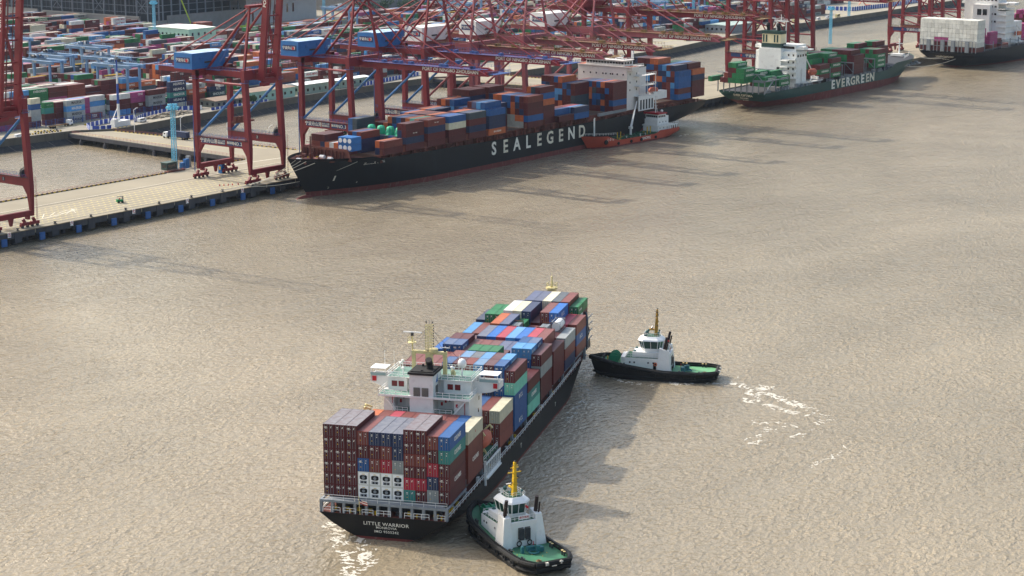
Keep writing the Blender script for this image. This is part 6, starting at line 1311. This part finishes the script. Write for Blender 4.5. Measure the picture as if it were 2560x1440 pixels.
# tall white-and-blue mast with its stays
t=empty('stayed_mast',(34,214,5),0,'tall mast banded white and blue on a white block beside the basin','mast'); g=MB(); zz=[0,9,19,25,31]
for i,(a,b) in enumerate(zip(zz,zz[1:])): g.tube((0,0,2+a),(0,0,2+b),.75-.1*i,10,i%2,r2=.65-.1*i)
link('mast_tube',g,[WHITE,paint('mast_dark_blue','#2f4f9c',.5,.1)],t); g=MB(); g.box(-3.5,5,-3,2.5,0,2.6); g.box(-6,-3.5,-3.4,-1,0,4.0); g.beam((0,0,10),(-6.5,-1,1),.25); g.beam((0,0,10),(-3,3,1),.25); link('base_block',g,[WHITE],t)
g=MB(); g.beam((0,0,30),(-.3,0,35),.3); g.box(-.8,.8,-.5,.5,33,34.4); link('antenna',g,[STEEL],t)
def lamp(x,y,lab,h=9,arm=1,dbl=False):
    t=empty('street_lamp',(x,y,5),0,lab,'street lamp','street lamps on the approach bridges'); g=MB(); g.tube((0,0,0),(0,0,h),.16,6); g.beam((0,0,h),(arm*1.8,0,h+.7),.12); 
    if dbl: g.beam((0,0,h-2),(1.5,0,h-1),.12)
    link('lamp_post',g,[WHITEC],t); g=MB(); g.box(arm*1.6,arm*2.6,-.15,.15,h+.6,h+.8); link('lamp_head',g,[WHITEC],t)
for i,(x,y) in enumerate(((22,190),(24,160),(25,130),(26,104))): lamp(x,y,f"white street lamp on the left approach bridge, {ORD[i]} from the shore",11 if i==0 else 9)
for i,(x,y) in enumerate(((331,190),(330,160),(329.5,130))): lamp(x,y,f"white street lamp on the right approach bridge, {ORD[i]} from the shore",14 if i==0 else 11,dbl=True)
# ------------------------------------------------------------ vehicles
def truck(x,y,rz,box,lab,cabc=None,empty_=False,L=12.2,txt=None):
    t=empty('container_truck',(x,y,5.01),rz,lab,'truck'); cb=cabc or WHITEC
    g=MB(); g.box(-L,0.5,-.5,.5,.95,1.25); g.box(-L,-L+.3,-1.2,1.2,.95,1.2); g.box(-.8,2.5,-.5,.5,.7,1.1); 
    if empty_:
        for s in (-1,1): g.box(-L,0,s*1.0-.12,s*1.0+.12,1.1,1.35)
    link('chassis',g,[paint('chassis_brown','#8a6a44',.7,.2) if empty_ else DKSTEEL],t)
    g=MB(); g.slab([(1.0,-1.2,.6),(3.4,-1.2,.6),(3.4,-1.2,1.8),(3.0,-1.2,2.9),(1.0,-1.2,2.9)],(0,2.4,0)); cbn=link('cab',g,[cb],t); g=MB(); g.box(3.1,3.3,-1.05,1.05,1.9,2.7); g.box(1.8,2.7,-1.23,1.23,1.9,2.6); link('window',g,[GLASS],cbn)
    for xx in (-L+1.2,-L+2.5,-.2,2.6):
        g=MB()
        for s in (-1,1): g.tube((xx,s*.8,.5),(xx,s*1.22,.5),.5,10)
        link('wheel',g,[RUB],t)
    if not empty_:
        c=tag(link('shipping_container',cont_mesh(12.19,2.59),[CM]),lab.split(' carrying')[0].replace('truck','container on the truck')+' trailer','container'); c.color=ccol(box,.1)
        M=Matrix.Translation((x,y,5.01))@Matrix.Rotation(rz,4,'Z')@Matrix.Translation((-L-.2,-1.22,1.27)); c.matrix_world=M
        if txt: text(txt,.7,(6,2.44,1.3),(-1,0,0),(0,0,1),LETW,c); text(txt,.7,(6,0,1.3),(1,0,0),(0,0,1),LETW,c)
truck(17.5,161,R(90),'n','navy container truck carrying a box toward shore on the left approach bridge'); truck(314,133,R(-90),'p','red container truck carrying a box toward the quay on the right approach bridge',txt='K LINE')
truck(17.5,234,R(8),'n','white-cabbed yard truck with an empty brown flatbed on the road by the fence',empty_=True); truck(690,238,R(3),'m','flatbed truck parked beside the tall brown stacks at top right',empty_=True)
def van(x,y,rz,lab,col=None,L=5.2,h=2.1):
    t=empty('parked_van',(x,y,5.01),rz,lab,'van','vans and trucks by the seawall'); g=MB(); g.slab([(-L/2,-.9,.4),(L/2,-.9,.4),(L/2,-.9,1.1),(L/2-.9,-.9,h),(-L/2,-.9,h)],(0,1.8,0)); bd=link('body',g,[col or WHITEC],t); g=MB(); g.box(-L/2+.4,L/2-1.1,-.93,.93,1.2,h-.25); link('window',g,[GLASS],bd)
    for xx in (-L/2+.9,L/2-1):
        g=MB()
        for s in (-1,1): g.tube((xx,s*.65,.35),(xx,s*.93,.35),.35,8)
        link('wheel',g,[RUB],t)
van(50,214.5,R(5),'white van parked behind the seawall right of the white and blue mast'); van(-24,221,R(0),'small white van near the left end of the seawall road',L=4.2,h=1.7)
for i,(x,y) in enumerate(((700,233),(712,234),(730,234),(748,234.5),(772,233),(790,232),(806,230),(590,222),(600,224),(822,230),(838,229))): van(x,y,R(4),f"white vehicle standing behind the far seawall, {ORD[i]} in the row",col=[WHITEC,CREAM,WHITEC][i%3],L=[5.2,7,4.5][i%3],h=[2.2,2.8,1.8][i%3])
t=empty('forklift',(-119.9,46.5,5.01),R(-20),'small green forklift with a driver alone on the empty quay','forklift'); g=MB(); g.box(-1.3,.9,-.6,.6,.5,1.3); g.box(-1.5,-.9,-.6,.6,.4,1.5); link('body',g,[paint('forklift_green','#1f8a55',.5,.1)],t)
g=MB()
for xx,yy in ((-.8,-.55),(.75,-.55),(-.8,.55),(.75,.55)): g.tube((xx,yy-.15,.4),(xx,yy+.15,.4),.4,10)
link('wheel',g,[RUB],t); g=MB()
for xx,yy in ((-1.0,-.5),(.6,-.5),(-1.0,.5),(.6,.5)): g.beam((xx,yy,1.2),(xx,yy,2.5),.08)
g.box(-1.1,.7,-.6,.6,2.5,2.58); g.beam((1.1,-.35,.2),(1.1,-.35,2.6),.14); g.beam((1.1,.35,.2),(1.1,.35,2.6),.14); link('mast_and_cage',g,[DKSTEEL],t); g=MB(); g.box(1.15,2.4,-.4,-.25,.2,.26); g.box(1.15,2.4,.25,.4,.2,.26); link('fork',g,[DKSTEEL],t)
g=MB(); g.tube((-.3,0,1.2),(-.25,0,1.85),.26,8,0,r2=.2); g.ball((-.22,0,2.05),.14,8,6,1); g.beam((-.2,.2,1.7),(.3,.15,1.5),.12,.12,0); g.beam((-.2,-.2,1.7),(.3,-.15,1.5),.12,.12,0); g.beam((-.3,.12,1.2),(.3,.12,1.15),.18,.18,2); g.beam((-.3,-.12,1.2),(.3,-.12,1.15),.18,.18,2)
pn=tag(link('person',g,[paint('signal_red','#b3202a',.5,.1),paint('skin','#a87858',.6,.05),DKSTEEL]),'person in a red jacket sitting and driving the green forklift','person'); pn.location=(-119.9,46.5,5.01); pn.rotation_euler=(0,0,R(-20))
pr0=None
for i,(x,y) in enumerate(((-68,43.5),(-66.5,42.6),(-65,41.6),(-63.5,40.7),(-61,39.8))):
    lab=f"small red cone under the second crane, {ORD[i]} of the five from the left"
    g=MB(); g.tube((0,0,0),(0,0,.8),.3,8,0,r2=.06); g.box(-.3,.3,-.3,.3,0,.06); o=tag(link('traffic_cone',g,[paint('signal_red','#b3202a',.5,.1)]),lab,'traffic cone','red cones under the second crane'); o.location=(x,y,5.01)
t=empty('blue_cabinet',(-43.5,66.5,5.01),0,'blue cabin standing between the landward wheels of the second crane','cabinet'); g=MB(); g.box(-1,1,-1,1,0,4.2); link('cabinet_body',g,[BLUEP],t); g=MB(); g.box(-1.05,-1,-.5,.5,1.6,3,0); link('notice',g,[YEL],t)
# ------------------------------------------------------------ buildings
MINT=paint('mint_wall','#9fc4b4',.8,.08,.2,rust=.05); ROOFW=paint('pale_roof','#d8dcd4',.6,.08,.3); ROOFB=paint('brown_roof','#8c7868',.8,.15,.3); GW=paint('grey_block_wall','#7f8080',.95,.1,.3)
def building(name,x0,x1,y0,y1,h,wall,roof,lab,wins,cat='building',rise=.6,ww=1.6,wh=1.6,wz=2.2,face='s'):
    t=empty(name,(x0,y0,5),0,lab,cat); W_,D=x1-x0,y1-y0; g=MB(); g.box(0,W_,0,D,0,h); link('wall',g,[wall],t)
    g=MB(); g.slab([(-.4,-.4,h),(-.4,D+.4,h),(-.4,D/2,h+rise)],(W_+.8,0,0)); link('roof',g,[roof],t)
    for (fx,z) in wins:
        g=MB(); g.box(fx,fx+ww,-.06,.02,z,z+wh); link('window',g,[GLASS],t)
    for k in range(int(D/4)): 
        g=MB(); g.box(-.06,.02,1+k*4,1+k*4+ww,wz,wz+wh); link('window',g,[GLASS],t)
    return t
building('mint_building',345,372,480,520,12,MINT,ROOFW,'mint green flat building with a pale roof beside the tall light mast',[(3+i*6,7) for i in range(4)],ww=1.8,wh=2.2,wz=6.5)
building('mint_building',140,176,225,240,5.5,MINT,ROOFB,'mint green low building with brown roof on the seawall behind the second crane',[(2+i*5,1.8) for i in range(7)],wz=1.8)
building('open_shed',112,137,224,238,3.6,paint('shed_grey','#6d7068',.8,.1),ROOFB,'low brown-roofed shed beside the bushes behind the second crane legs',[(2+i*4,1) for i in range(5)],'shed',rise=1.2,wz=1)
building('white_roofed_shed',180,212,226,236,5.5,paint('shed_pale_green','#93a596',.8,.1),WHITEC,'long pale shed with bright white roof behind the third crane',[(2+i*5,1.6) for i in range(6)],'shed',rise=.8)
building('white_roofed_shed',215,246,230,238,4.6,paint('shed_pale_green','#93a596',.8,.1),WHITEC,'shorter white-roofed shed, right of the long one behind the third crane',[(2+i*5,1.6) for i in range(5)],'shed',rise=.6)
building('canopy_shed',655,690,226,246,6,STEEL,paint('canopy_roof','#9fb0a8',.5,.1),'flat grey canopy near the shore left of the green ship tower',[],'shed')
t=building('pale_office_building',498,580,571,600,24,paint('pale_render','#a9acaf',.85,.08,.1),paint('flat_roof','#8b8e90',.9,.1),'large pale building with narrow upright windows behind the yard',[(32+i*7,7) for i in range(4)]+[(6+i*12,2) for i in range(3)],rise=.2,ww=2,wh=7,wz=6)
for i,fx in enumerate((34,52,62,67,72)): g=MB(); g.box(fx,fx+2,-.07,.0,18,20.4); link('window',g,[GLASS],t)
# unfinished hall
t=empty('unfinished_hall',(405,575,5),0,'huge grey unfinished hall with blockwork base and open steel frame at top left','building')
g=MB(); g.box(0,1,18,128,0,11); g.box(0,1,134,420,0,12); g.box(-.3,1.3,18,128,10.4,11.4); g.box(10,94,-2,-1,0,12.5); g.box(0,10,-1,0,0,9); link('wall',g,[GW],t)
g=MB()
for k in range(34):
    y=k*12; g.beam((3,y,0),(3,y,34),.9,.9); 
    for z in (14,19,24,29): g.beam((3,y,z),(3,y+12,z),.35,.35)
    if k%4==1: g.beam((3,y,13),(3,y+12,24),.35); g.beam((3,y+12,13),(3,y,24),.35)
for k in range(20):
    x=k*9; g.beam((x,2,0),(x,2,34),.9,.9)
    for z in (15,20,25,30): g.beam((x,2,z),(x+9,2,z),.4,.4)
for k in range(90): g.beam((2.6,k*4.5,13),(2.6,k*4.5,34),.16); 
link('steel_frame',g,[paint('frame_steel','#6e7985',.6,.15)],t)
g=MB(); g.box(14,180,14,420,0,33); link('inner_wall',g,[paint('hall_interior','#39424c',.9,.25,.05)],t)
g=MB(); g.box(-2,190,-4,430,34,35.5); g.box(60,190,-14,0,22,23.2); link('roof',g,[paint('hall_roof','#7d868e',.8,.1)],t)
t=empty('grey_warehouse',(640,585,5),0,'long low grey warehouse beyond the yard at top centre','building'); g=MB(); g.box(0,300,0,80,0,14); link('wall',g,[GW],t); g=MB(); g.box(-1,301,-1,81,14,15); link('roof',g,[paint('flat_roof','#8b8e90',.9,.1)],t)
t=empty('mobile_crane',(428,560,5),0,'lime yellow crane boom leaning in front of the grey hall','crane'); g=MB(); g.box(-4,4,-1.5,1.5,.8,3); link('body',g,[DKSTEEL],t); g=MB(); g.beam((0,0,3),(-6,6,26),.9,.9); link('boom',g,[paint('lime','#a9c23c',.5,.1)],t); g=MB(); g.beam((-6,6,26),(-12,10,44),.3,.3); link('jib',g,[DKSTEEL],t)
t=empty('excavator',(470,548,5),0,'small lime excavator working below the grey hall wall','excavator'); g=MB(); g.box(-2,2,-1.4,1.4,.6,2.6); link('body',g,[paint('lime','#a9c23c',.5,.1)],t); g=MB(); g.beam((2,0,2),(6,0,6),.4); g.beam((6,0,6),(8,0,2),.35); link('arm',g,[paint('lime','#a9c23c',.5,.1)],t); g=MB(); g.box(-2.2,2.2,-1.6,-.9,0,.8); g.box(-2.2,2.2,.9,1.6,0,.8); link('track',g,[RUB],t)
t=empty('excavator',(943,254,5),R(160),'orange excavator with raised arm among the hoardings at top right','excavator'); g=MB(); g.box(-2,2,-1.4,1.4,.8,3); link('body',g,[ORG],t); g=MB(); g.beam((2,0,2),(7,0,7),.6); g.beam((7,0,7),(11,0,3),.5); link('arm',g,[ORG],t); g=MB(); g.box(-2.2,2.2,-1.6,-.9,0,.9); g.box(-2.2,2.2,.9,1.6,0,.9); link('track',g,[RUB],t)
# ------------------------------------------------------------ trees
def leafmat(n,c): 
    m=paint(n,c,.8,.5,.6); return m
def tree(x,y,r,h,lab,seed,mat):
    t=empty('leafy_tree',(x,y,5),0,lab,'tree','trees along the yard and warehouse'); rr=random.Random(seed); g=MB(); g.tube((0,0,0),(0,0,h*.5),.3,6,r2=.18)
    for i in range(4): an=rr.uniform(0,6.3); g.tube((0,0,h*.4),(r*.5*math.cos(an),r*.5*math.sin(an),h*.75),.14,5,r2=.05)
    link('trunk',g,[paint('bark','#4a3c30',.9,.2)],t); g=MB(); cl=[(rr.uniform(-.6,.6)*r,rr.uniform(-.6,.6)*r,h*rr.uniform(.45,.85),rr.uniform(.35,.6)*r) for _ in range(9)]
    for i in range(520):
        c=rr.choice(cl); v=Vector((rr.gauss(0,1),rr.gauss(0,1),rr.gauss(0,.8))).normalized()*c[3]*rr.uniform(.6,1.05); p=Vector(c[:3])+v; a=Vector((rr.gauss(0,1),rr.gauss(0,1),rr.gauss(0,1))).normalized()*.42; b=a.cross(Vector((rr.gauss(0,1),rr.gauss(0,1),rr.gauss(0,1)))).normalized()*.34; k=len(g.v); g.v+= [tuple(p-a),tuple(p+b),tuple(p+a),tuple(p-b)]; g.f.append((k,k+1,k+2,k+3)); g.m.append(0)
    link('crown',g,[mat],t)
LF=leafmat('leaf_green','#3f5c38'); LF2=leafmat('leaf_dark','#33503a')
for i,(x,y,r,h) in enumerate(((136.5,221.5,2.8,4.5),(139.5,222,2.4,4.2))): tree(x,y,r,h,f"green bush in front of the mint building, {['left','right'][i]} one",i+1,LF)
tree(241,241,2.2,5,'small green tree behind the white-roofed sheds',9,LF)
tr=[(610+i*8.5+rnd.uniform(-2,2),552+rnd.uniform(-6,12)+i*.8) for i in range(16)]
for i,(x,y) in enumerate(tr): tree(x,y,5.2,rnd.uniform(8,12),f"dark green tree before the warehouse at top centre, {(ORD+['17th','18th'])[i]} from the left",20+i,LF2)
# ------------------------------------------------------------ merged remaining containers and their lettering
me=MASS.mesh('shipping_containers'); ca=me.color_attributes.new('paint','FLOAT_COLOR','CORNER')
flat=[]; 
for c in MASSC: flat.extend(c)
ca.data.foreach_set('color',flat); me.materials.append(CMA); mo=bpy.data.objects.new('shipping_containers',me); COL.objects.link(mo); tag(mo,kind='stuff')
ni=len(bpy.data.objects); text_objs=[]
for s,h_,p,mat in tm: text(s,h_,p,(1,0,0),(0,0,1),mat,mo,bold=.02)
ltr=[o for o in mo.children]
# join lettering per material into one part
by={}
for o in ltr: by.setdefault(o.data.materials[0].name,[]).append(o)
for mn,os_ in by.items():
    V=[];F=[]
    for o in os_:
        b=len(V); V+= [tuple(v.co) for v in o.data.vertices]; F+= [tuple(b+i for i in p.vertices) for p in o.data.polygons]
    for o in os_: d=o.data; bpy.data.objects.remove(o); bpy.data.meshes.remove(d)
    q=MB(); q.v=V; q.f=F; q.m=[0]*len(F); tag(link('container_lettering',q,[bpy.data.materials[mn]],mo),kind='stuff')
# ------------------------------------------------------------ haze
HZ=0.000018
g=MB(); g.box(-1750,2500,-1750,2700,-3.2,160)
hm=bpy.data.materials.new('haze_air'); hm.use_nodes=True; nt=hm.node_tree; nt.nodes.remove(nt.nodes['Principled BSDF']); v=nt.nodes.new('ShaderNodeVolumePrincipled'); v.inputs['Color'].default_value=(.66,.80,1.0,1); v.inputs['Density'].default_value=HZ; v.inputs['Anisotropy'].default_value=.25
nt.links.new(v.outputs[0],nt.nodes['Material Output'].inputs['Volume'])
if HAZE: tag(link('haze',g,[hm]),kind='stuff')
scn.cycles.volume_bounces=0; scn.cycles.max_bounces=6; scn.cycles.diffuse_bounces=2; scn.cycles.glossy_bounces=3; scn.cycles.transparent_max_bounces=6
print('individual containers',NIND[0],'mass faces',len(MASS.f)//6,'objects',len(bpy.data.objects))
